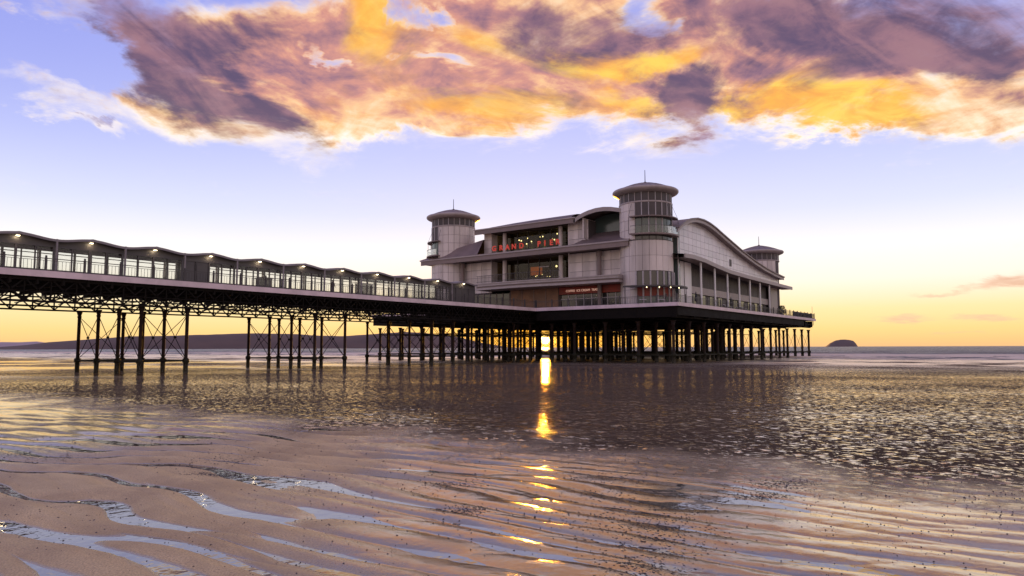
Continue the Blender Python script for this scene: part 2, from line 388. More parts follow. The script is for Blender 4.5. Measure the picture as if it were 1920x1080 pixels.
# one sheet, polar sampling so that detail is finest where it is closest
rs = [1.6]
while rs[-1] < 60: rs.append(rs[-1]+max(.012, .00048*rs[-1]**2))
while rs[-1] < 420: rs.append(rs[-1]*1.03)
rs += [700, 1500, 4000, 12000, 30000]
rs = np.array(rs)
aa = np.concatenate([np.linspace(-43, 43, 900), np.linspace(43, 317, 90)[1:-1]]); aa = np.radians(aa)+AX
R_, A_ = np.meshgrid(rs, aa, indexing='ij'); X = R_*np.cos(A_); Y = R_*np.sin(A_); Zh = sand_h(X, Y)
Zh[-5:] = np.where(X[-5:] > 90, -3., Zh[-5:]*0)
def gridmesh(name, X, Y, Z, material, wrap=False, smooth=True):
    n, m = X.shape; me = bpy.data.meshes.new(name)
    co = np.stack([X, Y, Z], -1).reshape(-1, 3).astype(np.float32)
    i = np.arange(n-1)[:, None]; mm = m if wrap else m-1; j = np.arange(mm)[None, :]; k = (j+1) % m
    q = np.stack([i*m+j, (i+1)*m+j, (i+1)*m+k, i*m+k], -1).reshape(-1, 4).astype(np.int32)
    me.vertices.add(len(co)); me.vertices.foreach_set('co', co.ravel())
    me.loops.add(q.size); me.loops.foreach_set('vertex_index', q.ravel())
    me.polygons.add(len(q)); me.polygons.foreach_set('loop_start', np.arange(0, q.size, 4, dtype=np.int32))
    me.polygons.foreach_set('use_smooth', np.full(len(q), smooth))
    me.update(); me.validate(); me.materials.append(material)
    return link(bpy.data.objects.new(name, me))
# ---- sand material
ms = bpy.data.materials.new('wet_sand'); ms.use_nodes = True; q = NB(ms.node_tree); bs = ms.node_tree.nodes['Principled BSDF']
pos = q.n('ShaderNodeNewGeometry').outputs['Position']; px, py, pz = q.xyz(pos)
flat = q.comb(px, py, 0.)
mapn = q.n('ShaderNodeMapping'); q.put(mapn.inputs[0], flat); mapn.inputs['Scale'].default_value = (1.15, .75, 1); av = mapn.outputs[0]
zn = q.m('ADD', px, q.m('MULTIPLY', q.m('SUBTRACT', q.noise(flat, .45, 6, .6), .5), 7.))
Zm = q.ss(zn, 8.2, 11.6)                                        # 0 rippled beach, 1 shining flat
pud = q.noise(av, 8.2, 5, .66, .7)
big = q.noise(av, .16, 4, .55)
lvl = q.m('ADD', .478, q.m('MULTIPLY', q.m('SUBTRACT', big, .5), .26))
wet = q.ss(pud, lvl, q.m('SUBTRACT', lvl, .03))                 # 1 in the small puddles
wet = q.m('MULTIPLY', wet, Zm)
leftp = q.m('MULTIPLY', q.ss(py, 34., 60.), q.ss(q.noise(av, .09, 3, .5, .4), .46, .56)) # long smooth pools behind the pier
leftp = q.m('MAXIMUM', leftp, q.m('MULTIPLY', q.ss(px, 62., 74.), q.ss(big, .42, .50)))
water_ = q.m('MAXIMUM', wet, leftp)
grain = q.noise(flat, 60., 5, .7); stain = q.noise(av, .9, 6, .65, .5)
dryn = q.m('ADD', q.m('SUBTRACT', py, px), q.m('MULTIPLY', q.m('SUBTRACT', q.noise(flat, .5, 5, .6), .5), 6.))
damp = q.m('MULTIPLY', q.ss(q.m('ADD', pz, q.m('MULTIPLY', q.m('SUBTRACT', q.noise(flat, 4., 4), .5), .008)), .0, -.0095), q.ss(px, 12., 9.))   # darker margin along the water
dry = q.m('MULTIPLY', q.m('MULTIPLY', q.ss(dryn, -1.2, 2.4), q.ss(py, 15., 10.5)), q.m('SUBTRACT', 1., q.m('MULTIPLY', damp, .75)))
nearc = q.mix(q.ss(stain, .32, .68), (.70, .51, .26), (.42, .29, .145)); nearc = q.mix(q.ss(grain, .35, .75), nearc, (.20, .125, .072))
nearc = q.mix(dry, q.mix(1., nearc, (.10, .085, .075), 'MULTIPLY'), nearc)
midc = q.mix(q.ss(stain, .35, .7), (.072, .042, .030), (.036, .021, .016))
q.put(bs.inputs['Base Color'], q.mix(water_, q.mix(Zm, nearc, midc), (.045, .03, .024)))
bs.inputs['Roughness'].default_value = .9; bs.inputs['Specular IOR Level'].default_value = .0
rn = q.m('ADD', q.m('ADD', .13, q.m('MULTIPLY', dry, .22)), q.m('MULTIPLY', q.m('SUBTRACT', stain, .5), .2)); rn = q.m('MAXIMUM', rn, .06)
rm = q.mix(Zm, q.comb(rn, rn, rn), (.45, .45, .45))
rr = q.mix(water_, rm, q.mix(q.ss(px, 40., 66.), (.05, .05, .05), (.32, .32, .32)))
hgt = q.m('MAXIMUM', q.m('SUBTRACT', pud, q.m('SUBTRACT', lvl, .015)), 0.)
h1 = q.m('MULTIPLY', q.m('MULTIPLY', hgt, Zm), q.m('SUBTRACT', 1., leftp))
bp = q.n('ShaderNodeBump'); bp.inputs['Distance'].default_value = .26; q.put(bp.inputs['Height'], h1)
bp2 = q.n('ShaderNodeBump'); q.put(bp2.inputs['Distance'], q.m('ADD', .0018, q.m('MULTIPLY', dry, .006))); q.put(bp2.inputs['Height'], q.noise(flat, 22., 5, .65)); q.put(bp2.inputs['Normal'], bp.outputs[0])
rw = q.noise(av, 2.2, 3, .5)
bp3 = q.n('ShaderNodeBump'); q.put(bp3.inputs['Distance'], q.m('MULTIPLY', Zm, .012)); q.put(bp3.inputs['Height'], rw); q.put(bp3.inputs['Normal'], bp2.outputs[0])
q.put(bs.inputs['Normal'], bp3.outputs[0])
# wet sheen: gloss over the matt sand, warm light put into its tint, strong in water, thin on drier sand and on the little mounds
shine = q.m('ADD', q.m('MULTIPLY', q.m('SUBTRACT', 1., dry), .95), q.m('MULTIPLY', dry, .24))
shine = q.xyz(q.mix(Zm, q.comb(shine, shine, shine), (.09, .09, .09)))[0]
shine = q.m('MAXIMUM', shine, water_)
gl = q.n('ShaderNodeBsdfGlossy'); gl.inputs[0].default_value = (1, .86, .66, 1); q.put(gl.inputs['Roughness'], q.xyz(rr)[0]); q.put(gl.inputs['Normal'], bp3.outputs[0])
fr = q.n('ShaderNodeFresnel'); fr.inputs[0].default_value = 3.0; q.put(fr.inputs[1], bp3.outputs[0])
mx = q.n('ShaderNodeMixShader'); q.put(mx.inputs[0], q.m('MINIMUM', q.m('MULTIPLY', q.m('MULTIPLY', shine, fr.outputs[0]), 1.7), .94)); q.put(mx.inputs[1], bs.outputs[0]); q.put(mx.inputs[2], gl.outputs[0])
q.put(ms.node_tree.nodes['Material Output'].inputs[0], mx.outputs[0])
sand = gridmesh('sand', X, Y, Zh, ms, wrap=True); tag(sand, 'wet rippled tidal sand stretching out to the sea', kind='structure')
# ---- film of water left in the ripples
mw = bpy.data.materials.new('tide_water'); mw.use_nodes = True; q = NB(mw.node_tree); bs = mw.node_tree.nodes['Principled BSDF']
bs.inputs['Base Color'].default_value = (.09, .075, .06, 1); bs.inputs['Specular Tint'].default_value = (1, .95, .86, 1); bs.inputs['Roughness'].default_value = .035; bs.inputs['IOR'].default_value = 3.0
pos = q.n('ShaderNodeNewGeometry').outputs['Position']
bpw = q.n('ShaderNodeBump'); bpw.inputs['Distance'].default_value = .0035; q.put(bpw.inputs['Height'], q.noise(pos, 5., 3, .5)); q.put(bs.inputs['Normal'], bpw.outputs[0])
pr = np.array([1.5, 3, 5, 8, 12, 16]); pa = np.radians(np.linspace(0, 360, 49)[:-1]); PR, PA = np.meshgrid(pr, pa, indexing='ij')
WL = -.0105
tp = gridmesh('tide_pool_water', PR*np.cos(PA), PR*np.sin(PA), PR*0+WL, mw, wrap=True, smooth=False); tag(tp, 'thin water lying in the troughs of the sand ripples', kind='structure')
# ---- sea
msea = bpy.data.materials.new('sea_water'); msea.use_nodes = True; q = NB(msea.node_tree); bs = msea.node_tree.nodes['Principled BSDF']
pos = q.n('ShaderNodeNewGeometry').outputs['Position']; px, py, pz = q.xyz(pos)
mp = q.n('ShaderNodeMapping'); q.put(mp.inputs[0], q.comb(px, py, 0.)); mp.inputs['Scale'].default_value = (1, .35, 1)
fo = q.noise(mp.outputs[0], .5, 6, .7, .6)
foam = q.m('MULTIPLY', q.ss(q.m('ADD', fo, q.m('MULTIPLY', pz, 1.6)), .62, .74), q.ss(px, 190., 120.))
foam = q.m('MAXIMUM', foam, q.m('MULTIPLY', q.ss(px, 117., 108.), q.ss(fo, .40, .5)))
q.put(bs.inputs['Base Color'], q.mix(foam, (.055, .045, .06), (.86, .72, .58)))
q.put(bs.inputs['Roughness'], q.xyz(q.mix(foam, (.3, .3, .3), (.7, .7, .7)))[0]); bs.inputs['IOR'].default_value = 1.33; bs.inputs['Specular IOR Level'].default_value = .16; bs.inputs['Specular Tint'].default_value = (1, .86, .8, 1)
b1 = q.n('ShaderNodeBump'); b1.inputs['Distance'].default_value = 1.8; q.put(b1.inputs['Height'], q.noise(mp.outputs[0], .35, 7, .65)); q.put(bs.inputs['Normal'], b1.outputs[0])
gx = np.concatenate([np.arange(101, 200, .55), 200*1.02**np.arange(0, 60), [900, 1500, 3000, 8000, 30000]])
gy = np.concatenate([[-30000, -6000, -1500, -600, -300], np.arange(-160, 420, 2.2), [600, 1000, 1800, 4000, 9000, 30000]])
SX, SY = np.meshgrid(gx, gy, indexing='ij')
ct = 8*fb(SX*0+3, SY*.012, 60, 2)
wv = sst(SX, 103, 112)*(1-.75*sst(SX, 170, 500))
ph = (SX+ct+2.5*pn(SX*.03, SY*.03, 62))/8.5
SZ = wv*(.32*np.clip(np.sin(2*np.pi*ph), -.4, 1)**1*(.5+.9*pn(SX*.05, SY*.02, 63)+.3)+.07*fb(SX*.25, SY*.12, 64, 3))+.02
SZ[:, 0] = 0; SZ[-4:] = 0
sea = gridmesh('sea', SX, SY, SZ-.03, msea); tag(sea, 'grey sea with low breaking waves at the tide line', kind='structure')
# ---- hills and island: real ridges of land far across the bay
mh = mat('hill_turf', (.12, .078, .066), .9, var=.25, scale=.004)
def ridge(name, prof, dist, depth, label, material, rough=.03, n=220):
    az_ = np.radians(np.array([p[0] for p in prof])); hh = np.array([p[1] for p in prof])/1000.*dist
    o = np.argsort(az_); az_ = az_[o]; hh = hh[o]
    t = np.linspace(az_[0], az_[-1], n); s = np.linspace(-1, 1, 25)
    T, S = np.meshgrid(t, s, indexing='ij'); H = np.interp(T, az_, hh)
    Rr = dist+S*depth; X = Rr*np.cos(T); Y = Rr*np.sin(T)
    k = np.clip(1-np.abs(S)**1.6, 0, 1)
    nz = 1+rough*fb(X/(depth*.8), Y/(depth*.8), 71, 5)*1.5
    Zz = H*k*nz+1.7*k-4*(1-k)-1
    return tag(gridmesh(name, X, Y, Zz, material), label, kind='structure')
ridge('headland', [(74, 2.2), (72.4, 2.8), (70.96, 5.0), (69.78, 8.2), (66.98, 12.5), (65.02, 15.8), (61.93, 16.4), (59.41, 18.7), (56.41, 20.4), (53.29, 19.3), (51.69, 16.8), (50.06, 16.6), (47.58, 19.4), (45.06, 23.0), (43.36, 21), (41.2, 16.2), (39.06, 7.4), (37.33, 2.6), (36.7, .5)], 2600., 240., 'long low dark headland across the bay behind the pier legs', mh)
mh2 = mat('far_hill_hazed', (.42, .32, .34), .9, var=.1, scale=.002)  # distance haze put into the pale base colour
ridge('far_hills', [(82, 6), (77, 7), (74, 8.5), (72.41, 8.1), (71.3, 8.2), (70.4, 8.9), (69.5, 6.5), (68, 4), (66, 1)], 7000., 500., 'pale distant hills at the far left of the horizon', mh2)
mi = mat('island_rock', (.10, .07, .065), .9, var=.2, scale=.003)
ridge('island', [(12.55, 0), (12.42, 1.7), (12.23, 4.6), (11.95, 7.0), (11.79, 8.0), (11.5, 8.7), (11.19, 8.8), (10.9, 8.3), (10.66, 7.2), (10.52, 4.5), (10.42, 1.5), (10.38, 0)], 6500., 260., 'small flat topped island on the horizon right of the pier', mi, rough=.05, n=80)
# ---- small dark pebbles and weed on the near sand, the weed doubling as dark tower reflection
def scatter(name, n, fn, size, material, label, weed=False):
    vs = []; fs = []; base = [(1, 0, 0), (.3, .9, 0), (-.8, .6, 0), (-.8, -.6, 0), (.3, -.9, 0), (0, 0, 1)]
    for i in range(n):
        p = fn()
        if p is None: continue
        x, y, r = p; z = float(sand_h(np.array([x]), np.array([y]))[0]); z = max(z, WL)-.1*r; a = random.random()*6.28 if not weed else PI/2+random.gauss(0, .5); k = len(vs); e = random.uniform(.5, 1.) if not weed else random.uniform(.12, .35)
        for bx, by, bz in base:
            sx = bx*r*random.uniform(.7, 1.3); sy = by*r*e*random.uniform(.7, 1.3)
            vs.append((x+sx*math.cos(a)-sy*math.sin(a), y+sx*math.sin(a)+sy*math.cos(a), z+bz*r*(.3 if weed else .75)))
        fs += [(k+j, k+(j+1) % 5, k+5) for j in range(5)]
    me = bpy.data.meshes.new(name); me.from_pydata(vs, [], fs); me.materials.append(material)
    return tag(link(bpy.data.objects.new(name, me)), label, kind='stuff')
def campt(dpt, lat): return (dpt*math.cos(AX)+lat*math.sin(AX), dpt*math.sin(AX)-lat*math.cos(AX))
mpeb = mat('wet_pebble', (.05, .036, .03), .35)
def peb():
    d = random.choice([random.uniform(5, 9), random.uniform(6.5, 13), random.uniform(8, 13), random.uniform(9, 14)]); l = random.uniform(-.8, .8)*d
    if pn(np.array([d*.5]), np.array([l*.4]), 90)[0] < random.uniform(-.5, .3): return None
    x, y = campt(d, l); return (x, y, random.choice([.003, .004, .005, .006, .008, .012])*(.6+d/14))
scatter('beach_pebbles', 8500, peb, 1, mpeb, 'small dark pebbles and shells scattered over the wet sand')
def weed_refl_pt():
    cx, cy, sx, sy = random.choice([(850, 905, 60, 8), (1120, 890, 90, 10), (1180, 960, 130, 22), (1230, 1000, 110, 28), (1190, 1050, 80, 24), (1150, 920, 130, 16), (1210, 980, 110, 40), (40, 850, 55, 8), (130, 855, 50, 6), (430, 860, 60, 5), (400, 885, 40, 4), (870, 950, 50, 6), (1450, 905, 60, 8), (1420, 925, 60, 6)])  # central clusters thickened to imitate the tower's dark reflection on the sand
    ppx = random.gauss(cx, sx*.6); ppy = random.gauss(cy, sy*.6); dd = 1.7*1320/max(ppy-652, 60)*1.0
    x, y = campt(dd, (ppx-960)/1320*dd)
    return (x, y, random.choice([.004, .006, .009, .014, .024]))
mweed_refl = mat('black_weed_reflection', (.012, .009, .007), .4)
scatter('seaweed_litter', 11000, weed_refl_pt, 1, mweed_refl, 'dark strands of seaweed and shell litter on the near ripples', True)
# ================================================================== the pier: walkway deck and pavilion deck on iron piles
DZ = 6.2                                    # deck level
WY0, WY1 = 46.0, 56.9                        # walkway sides
PX0, PX1, PY0, PY1 = 66.9, 122.6, 28.7, 73.6 # pavilion deck
WX0 = 2.0
pier = _emp('pier', (WX0, (WY0+WY1)/2, 0), 'long iron pier on slender piles widening into a big square deck at sea', 'pier', None)
MB().box(WX0, PX0, WY0+.06, WY1-.06, DZ-.16, DZ-.01).box(PX0, PX1-.06, PY0+.06, PY1-.06, DZ-.16, DZ-.01).build('deck', M['wood'], pier)
for y in (WY0, WY1): MB().box(WX0, PX0, y-.06, y+.06, DZ-.34, DZ+.03).build('edge_board', M['edge'], pier)
MB().box(PX0-.06, PX0+.06, PY0, WY0-.07, DZ-.34, DZ+.03).build('edge_board', M['edge'], pier); MB().box(PX0-.06, PX0+.06, WY1+.07, PY1, DZ-.34, DZ+.03).build('edge_board', M['edge'], pier)
e = MB(); e.box(PX0-.06, PX1+.06, PY0-.12, PY0-.003, DZ-.34, DZ+.03); e.build('edge_board', M['edge'], pier)
e = MB(); e.box(PX1-.06, PX1+.06, PY0, PY1, DZ-.34, DZ+.03); e.build('edge_board', M['edge'], pier)
# pile shape, one mesh for all
def pile_mesh(r, name, ztop=4.42):
    g = MB(); g.lathe(0, 0, [(r*1.35, -.5), (r*1.35, .72), (r*1.9, .76), (r*1.9, .98), (r, 1.05), (r, ztop-.5), (r*1.25, ztop-.46), (r*1.25, ztop-.38), (r, ztop-.34), (r*1.9, ztop)], n=9)
    me = bpy.data.meshes.new(name); me.from_pydata(g.v, [], g.f); me.materials.append(M['pile'])
    me.polygons.foreach_set('use_smooth', g.sm); me.update(); return me
pm1 = pile_mesh(.115, 'pile'); pm2 = pile_mesh(.16, 'pile'); pm3 = pile_mesh(.27, 'pile')
def pile(me, x, y, name='pile'):
    o = link(bpy.data.objects.new(name, me), pier); o.location = Vector((x, y, 0))-worldloc(pier); return o
bents = [8.7, 22.5, 36.3, 50.1, 63.4]; rows = [46.6, 49.65, 52.7, 55.75]
for bx in bents:
    for dx_ in (0, 3.1):
        for y in rows: pile(pm1, bx+dx_, y)
        MB().bar((bx+dx_, rows[0], .86), (bx+dx_, rows[-1], .86), .13).build('strut', M['pile'], pier)
    t_ = MB()
    for dx_ in (0, 3.1):
        for a, c in zip(rows, rows[1:]):
            t_.bar((bx+dx_, a, .95), (bx+dx_, c, 4.0), .035).bar((bx+dx_, c, .95), (bx+dx_, a, 4.0), .035)
            t_.bar((bx+dx_, (a+c)/2-.09, 2.47), (bx+dx_, (a+c)/2+.09, 2.47), .12)
    for y in (rows[0], rows[-1]):
        t_.bar((bx, y, .95), (bx+3.1, y, 4.0), .035).bar((bx+3.1, y, .95), (bx, y, 4.0), .035).bar((bx, y, .86), (bx+3.1, y, .86), .1)
    t_.build('tie_rods', M['iron'], pier, kind='stuff')
# lattice girders under the walkway
for k, y in enumerate((46.25, 51.5, 56.7)):
    g = MB(); g.bar((WX0, y, 5.78), (PX0, y, 5.78), .16, .22); g.bar((WX0, y, 4.46), (PX0, y, 4.46), .18, .11)
    g.build('girder', M['iron'], pier)
    g = MB(); x = WX0; st = 1.37 if k in (0, 2) else 2.74
    g.bar((WX0, y, 4.72), (PX0, y, 4.72), .06, .05); g.bar((WX0, y, 5.02), (PX0, y, 5.02), .06, .05)
    while x < PX0-st:
        g.bar((x, y, 4.5), (x+st, y, 5.74), .05, .08).bar((x+st, y, 4.5), (x, y, 5.74), .05, .08)
        if k in (0, 2): g.bar((x, y+.06, 4.5), (x, y+.06, 5.74), .07, .1)
        x += st
    g.build('lattice', M['iron'], pier, kind='stuff')
g = MB(); x = WX0+.6
while x < PX0:
    g.bar((x, WY0+.12, 5.70), (x, WY1-.12, 5.70), .14, .5); x += 1.37
g.build('cross_beams', M['iron'], pier, kind='stuff')
g = MB(); x = WX0+.3
while x < PX0:
    g.bar((x, WY0+.3, 5.0+.25*math.sin(x)), (x+1.3, WY1-.3, 4.9), .05, .05); x += 1.37
g.build('wind_bracing', M['iron'], pier, kind='stuff')
# pavilion deck: grid of piles, struts, deep beams
gx_ = [67.6+4.13*i for i in range(14)]; gy_ = [29.5+3.92*j for j in range(12)]
for i, x in enumerate(gx_):
    for j, y in enumerate(gy_):
        edge = j == 0 or i == 0
        hvy = (i % 4 == 2 and j % 3 == 1) or (i in (3, 4, 7, 8) and j in (1, 2))
        xx_ = x+(0 if edge else random.uniform(-.3, .3)); yy_ = y+(0 if edge else random.uniform(-.3, .3))
        dl = -math.sin(SUN_AZ)*xx_+math.cos(SUN_AZ)*yy_            # keep the lane clear through which the low sun shines
        if abs(dl) < .8: k_ = (.8-abs(dl))*(1 if dl > 0 else -1); xx_ -= math.sin(SUN_AZ)*k_; yy_ += math.cos(SUN_AZ)*k_
        pile(pm3 if hvy and abs(dl) > 1 else pm2, xx_, yy_)
for x in gx_:
    MB().bar((x, gy_[0], .88), (x, gy_[-1], .88), .14).build('strut', M['pile'], pier)
for y in gy_:
    MB().bar((gx_[0], y, .86), (gx_[-1], y, .86), .12, .14).build('strut', M['pile'], pier)
g = MB()
for j, y in enumerate(gy_):
    if j > 0: g.bar((gx_[0], y, 3.45), (gx_[-6 if j > 1 else -5], y, 3.45), .06, .08)
for i, x in enumerate(gx_[:8]):
    g.bar((x, gy_[1], 3.5), (x, gy_[-1], 3.5), .06, .07)
    if i % 2 == 0:
        for a, c in zip(gy_[1:], gy_[2:]): g.bar((x, a, 1.), (x, c, 4.), .035).bar((x, c, 1.), (x, a, 4.), .035)
for j in (0, 2, 5, 8, 11):
    for k, (a, c) in enumerate(zip(gx_, gx_[1:])):
        if k < 9 or j == 0: g.bar((a, gy_[j], 1.), (c, gy_[j], 4.), .03).bar((c, gy_[j], 1.), (a, gy_[j], 4.), .03)
g.build('tie_rods', M['iron'], pier, kind='stuff')
for y in gy_:
    MB().bar((PX0+.1, y, 5.22), (PX1-.2, y, 5.22), .26, .98).build('beam', M['iron'], pier)
for x in gx_:
    MB().bar((x, PY0+.15, 5.3), (x, PY1-.2, 5.3), .22, .95).build('beam', M['iron'], pier)
for y0, y1 in ((PY0+.15, WY0), (WY1, PY1-.2)): MB().box(PX0+.12, PX0+.24, y0, y1, 4.75, 5.86).build('skirt_beam', M['iron'], pier)
g = MB(); g.box(PX0+.25, 116., PY0+.1, PY0+.2, 4.95, 5.86); g.build('skirt_beam', M['iron'], pier)
MB().bar((117.5, PY0+.3, 5.2), (PX1-.1, PY0+.3, 5.2), .08).bar((PX1-.1, PY0+.3, 5.2), (PX1-.1, PY0+.3, 5.86), .08).build('bracket', M['iron'], pier)
# railings
def railing(a, c, step=2.07):
    a = Vector(a); c = Vector(c); L = (c-a).length; d = (c-a)/L; n = max(1, round(L/step)); z = DZ+.03
    Z = Vector((0, 0, 1))
    g = MB(); g.bar(a+Z*(z+.74), c+Z*(z+.74), .05, .045).bar(a+Z*(z+.62), c+Z*(z+.62), .025, .025).bar(a+Z*(z+.08), c+Z*(z+.08), .03, .03)
    g.build('handrail', M['rail'], pier)
    pm = None
    for i in range(n+1):
        p = a+d*(L*i/n)
        if pm is None:
            o = MB().box(p.x-.055, p.x+.055, p.y-.055, p.y+.055, z, z+.80).lathe(p.x, p.y, [(.03, z+.8), (.07, z+.85), (.05, z+.91), (.0, z+.93)], n=8, cap=False).build('rail_post', M['rail'], pier)
            pm = o; p00 = p.copy()
        else:
            o = pm.copy(); link(o); o.parent = pier; o.location = pm.location+(p-p00)
    g = MB(); k = int(L/.2)
    for i in range(k):
        p = a+d*(L*(i+.5)/k); g.bar(p+Z*(z+.08), p+Z*(z+.62), .018)
    g.build('balusters', M['rail'], pier, kind='stuff')
railing((WX0, WY0+.12, 0), (PX0+.05, WY0+.12, 0)); railing((WX0, WY1-.12, 0), (PX0, WY1-.12, 0))
railing((PX0+.12, WY0+.02, 0), (PX0+.12, PY0+.1, 0)); railing((PX0+.12, WY1, 0), (PX0+.12, PY1-.1, 0))
railing((PX0+.2, PY0+.08, 0), (PX1-.1, PY0+.08, 0)); railing((PX1-.15, PY0+.1, 0), (PX1-.15, PY1-.1, 0))

# ================================================================== covered walkway (wavy roof, glazed both sides)
SY0, SY1 = 49.0, 51.2; BAY = 4.13; C0 = 20.2-3*BAY-BAY/2      # a trough
NB_ = 13
sh = _emp('walkway_shelter', (C0, (SY0+SY1)/2, DZ), 'long glazed shelter with wavy grey roof running down the middle of the walkway', 'shelter', None)
SX1 = C0+NB_*BAY
def wz(x):
    t = ((x-C0)/BAY) % 1.
    return 8.5+.22*(.5-.5*math.cos(2*PI*t))+.035*max(0, 1-abs(t-.5)/.06)
n = NB_*20; xs = [C0+(SX1-C0)*i/n for i in range(n+1)]
for y in (SY0-.42, SY1+.36):
    g = MB(); vs = [(x, y, wz(x)-.15) for x in xs]+[(x, y, wz(x)) for x in xs]+[(x, y+.06, wz(x)) for x in xs]+[(x, y+.06, wz(x)-.15) for x in xs]; m = n+1
    g.add(vs, [(j*m+i, j*m+i+1, ((j+1) % 4)*m+i+1, ((j+1) % 4)*m+i) for j in range(4) for i in range(n)]); g.build('roof_edge', M['greyp'], sh)
g = MB(); ys = [SY0-.36+(SY1-SY0+.72)*k/10 for k in range(11)]
for k in range(NB_):
    pass
vs = [(x, y, wz(x)-.03+.10*math.sin(PI*(y-ys[0])/(ys[-1]-ys[0]))) for y in ys for x in xs]+[(x, y, wz(x)-.1+.10*math.sin(PI*(y-ys[0])/(ys[-1]-ys[0]))) for y in ys for x in xs]
fs = [(j*m+i, j*m+i+1, (j+1)*m+i+1, (j+1)*m+i) for j in range(10) for i in range(n)]; fs += [tuple(q_+11*m for q_ in reversed(f)) for f in fs]
g.add(vs, fs, True).build('roof', M['greyp'], sh, fix=False)
solid = {5: (0, 1), 12: (0, 1, 2, 3)}
pane_me = {}
def reuse(key, name, fn, material, parent, loc):
    "alike pieces share one mesh, modelled round the origin"
    if key not in pane_me:
        g = MB(); fn(g); me = bpy.data.meshes.new(name); me.from_pydata(g.v, [], g.f); me.materials.append(material)
        bm = bmesh.new(); bm.from_mesh(me); bmesh.ops.recalc_face_normals(bm, faces=bm.faces); bm.to_mesh(me); bm.free(); pane_me[key] = me
    o = link(bpy.data.objects.new(name, pane_me[key])); o.parent = parent; o.location = Vector(loc)-worldloc(parent); return o
WW = BAY/4
for side, y in ((0, SY0), (1, SY1)):
    for kbay in range(NB_):
        x0 = C0+kbay*BAY
        reuse('post', 'post', lambda g: g.box(-.05, .05, -.05, .05, 0, 2.32), M['greyp'], sh, (x0, y-.36 if side == 0 else y+.3, DZ))
        # fascia panel under the roof following the wave
        xx = [x0+BAY*i/12 for i in range(13)]
        poly = [(x0+.01, y, 8.08), (x0+BAY-.01, y, 8.08)]+[(x, y, wz(x)-.09) for x in reversed(xx)]
        MB().prism(poly, (0, .08, 0)).build('fascia_panel', M['grey'], sh)
        MB().box(x0, x0+BAY, y-.02, y+.1, DZ+.0, DZ+.42).build('kick_panel', M['grey'], sh)
        for i in range(4):
            xa_ = x0+i*WW; wd = .12 if i % 2 == 0 else .06
            reuse(('mul', wd), 'mullion', lambda g: g.box(-wd/2, wd/2, -.03, .1, 0, 1.46), M['grey'], sh, (xa_, y, DZ+.42))
            if side == 0 and i in solid.get(kbay, ()): reuse('sol', 'solid_panel', lambda g: g.box(-WW/2+.09, WW/2-.09, 0, .05, 0, 1.44), M['grey'], sh, (xa_+WW/2, y+.02, DZ+.43))
            else:
                reuse('pane', 'pane', lambda g: g.box(-WW/2+.085, WW/2-.085, 0, .012, 0, 1.44), M['pane'], sh, (xa_+WW/2, y+.03, DZ+.43))
        MB().box(x0, x0+BAY, y+.0, y+.07, 7.84, 7.89).box(x0, x0+BAY, y-.035, y+.08, 8.02, 8.08).build('transom', M['grey'], sh)
        if side == 0:
            xc = x0+BAY/2
            lamp = MB().box(xc-.09, xc+.09, y-.30, y-.10, 8.52, 8.58).box(xc-.03, xc+.03, y-.12, y+.0, 8.54, 8.62).build('floodlight', M['white'], sh)
            MB().box(xc-.085, xc+.085, y-.29, y-.11, 8.485, 8.517).build('lamp_lens', M['lampglow'], lamp)
            ld = bpy.data.lights.new('shelter_lamp', 'POINT'); ld.energy = 4.; ld.color = (1, .78, .5); ld.shadow_soft_size = .06
            lo = bpy.data.objects.new('shelter_lamp', ld); link(lo); lo.location = (xc, y-.22, 8.43)
MB().box(C0, C0+.08, SY0, SY1, DZ, 8.5).build('end_wall', M['grey'], sh)
MB().box(SX1, SX1+.08, SY0, SY1, DZ, 8.5).build('end_wall', M['grey'], sh)
# kiosks and screens inside the shelter that show dark against the sky
for (x, w, h, nm, lab) in ((27.6, 1.6, 1.9, 'kiosk', 'dark closed kiosk filling the shelter where its windows turn solid'), (33.9, .8, 1.2, 'display_case', 'low dark display case inside the shelter beside the second group of legs'),
                      (44.6, 1.2, 1.5, 'vending_machine', 'dark upright machine inside the shelter halfway along'), (52.3, 1.6, 1.7, 'ticket_booth', 'dark booth inside the shelter close to the pavilion')):
    kk = _emp(nm, (x, 50.1, DZ), lab, nm.replace('_', ' '), None)
    MB().box(x-w/2, x+w/2, 49.6, 50.7, DZ, DZ+h-.08).build('cabinet', M['grey'], kk); MB().box(x-w/2-.06, x+w/2+.06, 49.54, 50.76, DZ+h-.078, DZ+h).build('top_board', M['greyp'], kk)

# ================================================================== pavilion
pav = _emp('pavilion', (73., 49.5, DZ), 'large pale clad pavilion with round corner towers standing at the end of the pier', 'building', None)
FX, BX, RY, LY = 72.0, 114.8, 32.0, 67.0
U0, U1 = 44.7, 56.5                              # middle recess between
WH = 13.5
g = MB(); g.box(FX+.12, BX-.1, RY+.95, U0, DZ, WH-.2).box(FX+.12, BX-.1, U1, LY-.1, DZ, WH-.2).box(77.6, BX-.1, U0+.02, U1-.02, DZ, WH-.2)
g.build('inner_wall', M['joint'], pav)
g = MB(); g.box(FX+.12, 100, 42.0, U0, WH-.19, 16.85).box(FX+.12, 100, U1, 57.6, WH-.19, 16.85).box(77.6, 100, U0+.02, U1-.02, WH-.19, 16.85); g.build('inner_wall', M['joint'], pav)
def front_panels(y0, y1, z0, z1, ny, nz, m='clad'):
    for i in range(ny):
        for k in range(nz):
            w = (y1-y0)/ny; h = (z1-z0)/nz; ya = y0+i*w
            reuse(('fp', round(w, 3), round(h, 3), m), 'cladding_panel', lambda g: g.box(0, .08, -w/2+.02, w/2-.02, .018, h-.018), M[m], pav, (FX+random.uniform(0, .012), ya+w/2, z0+k*h))
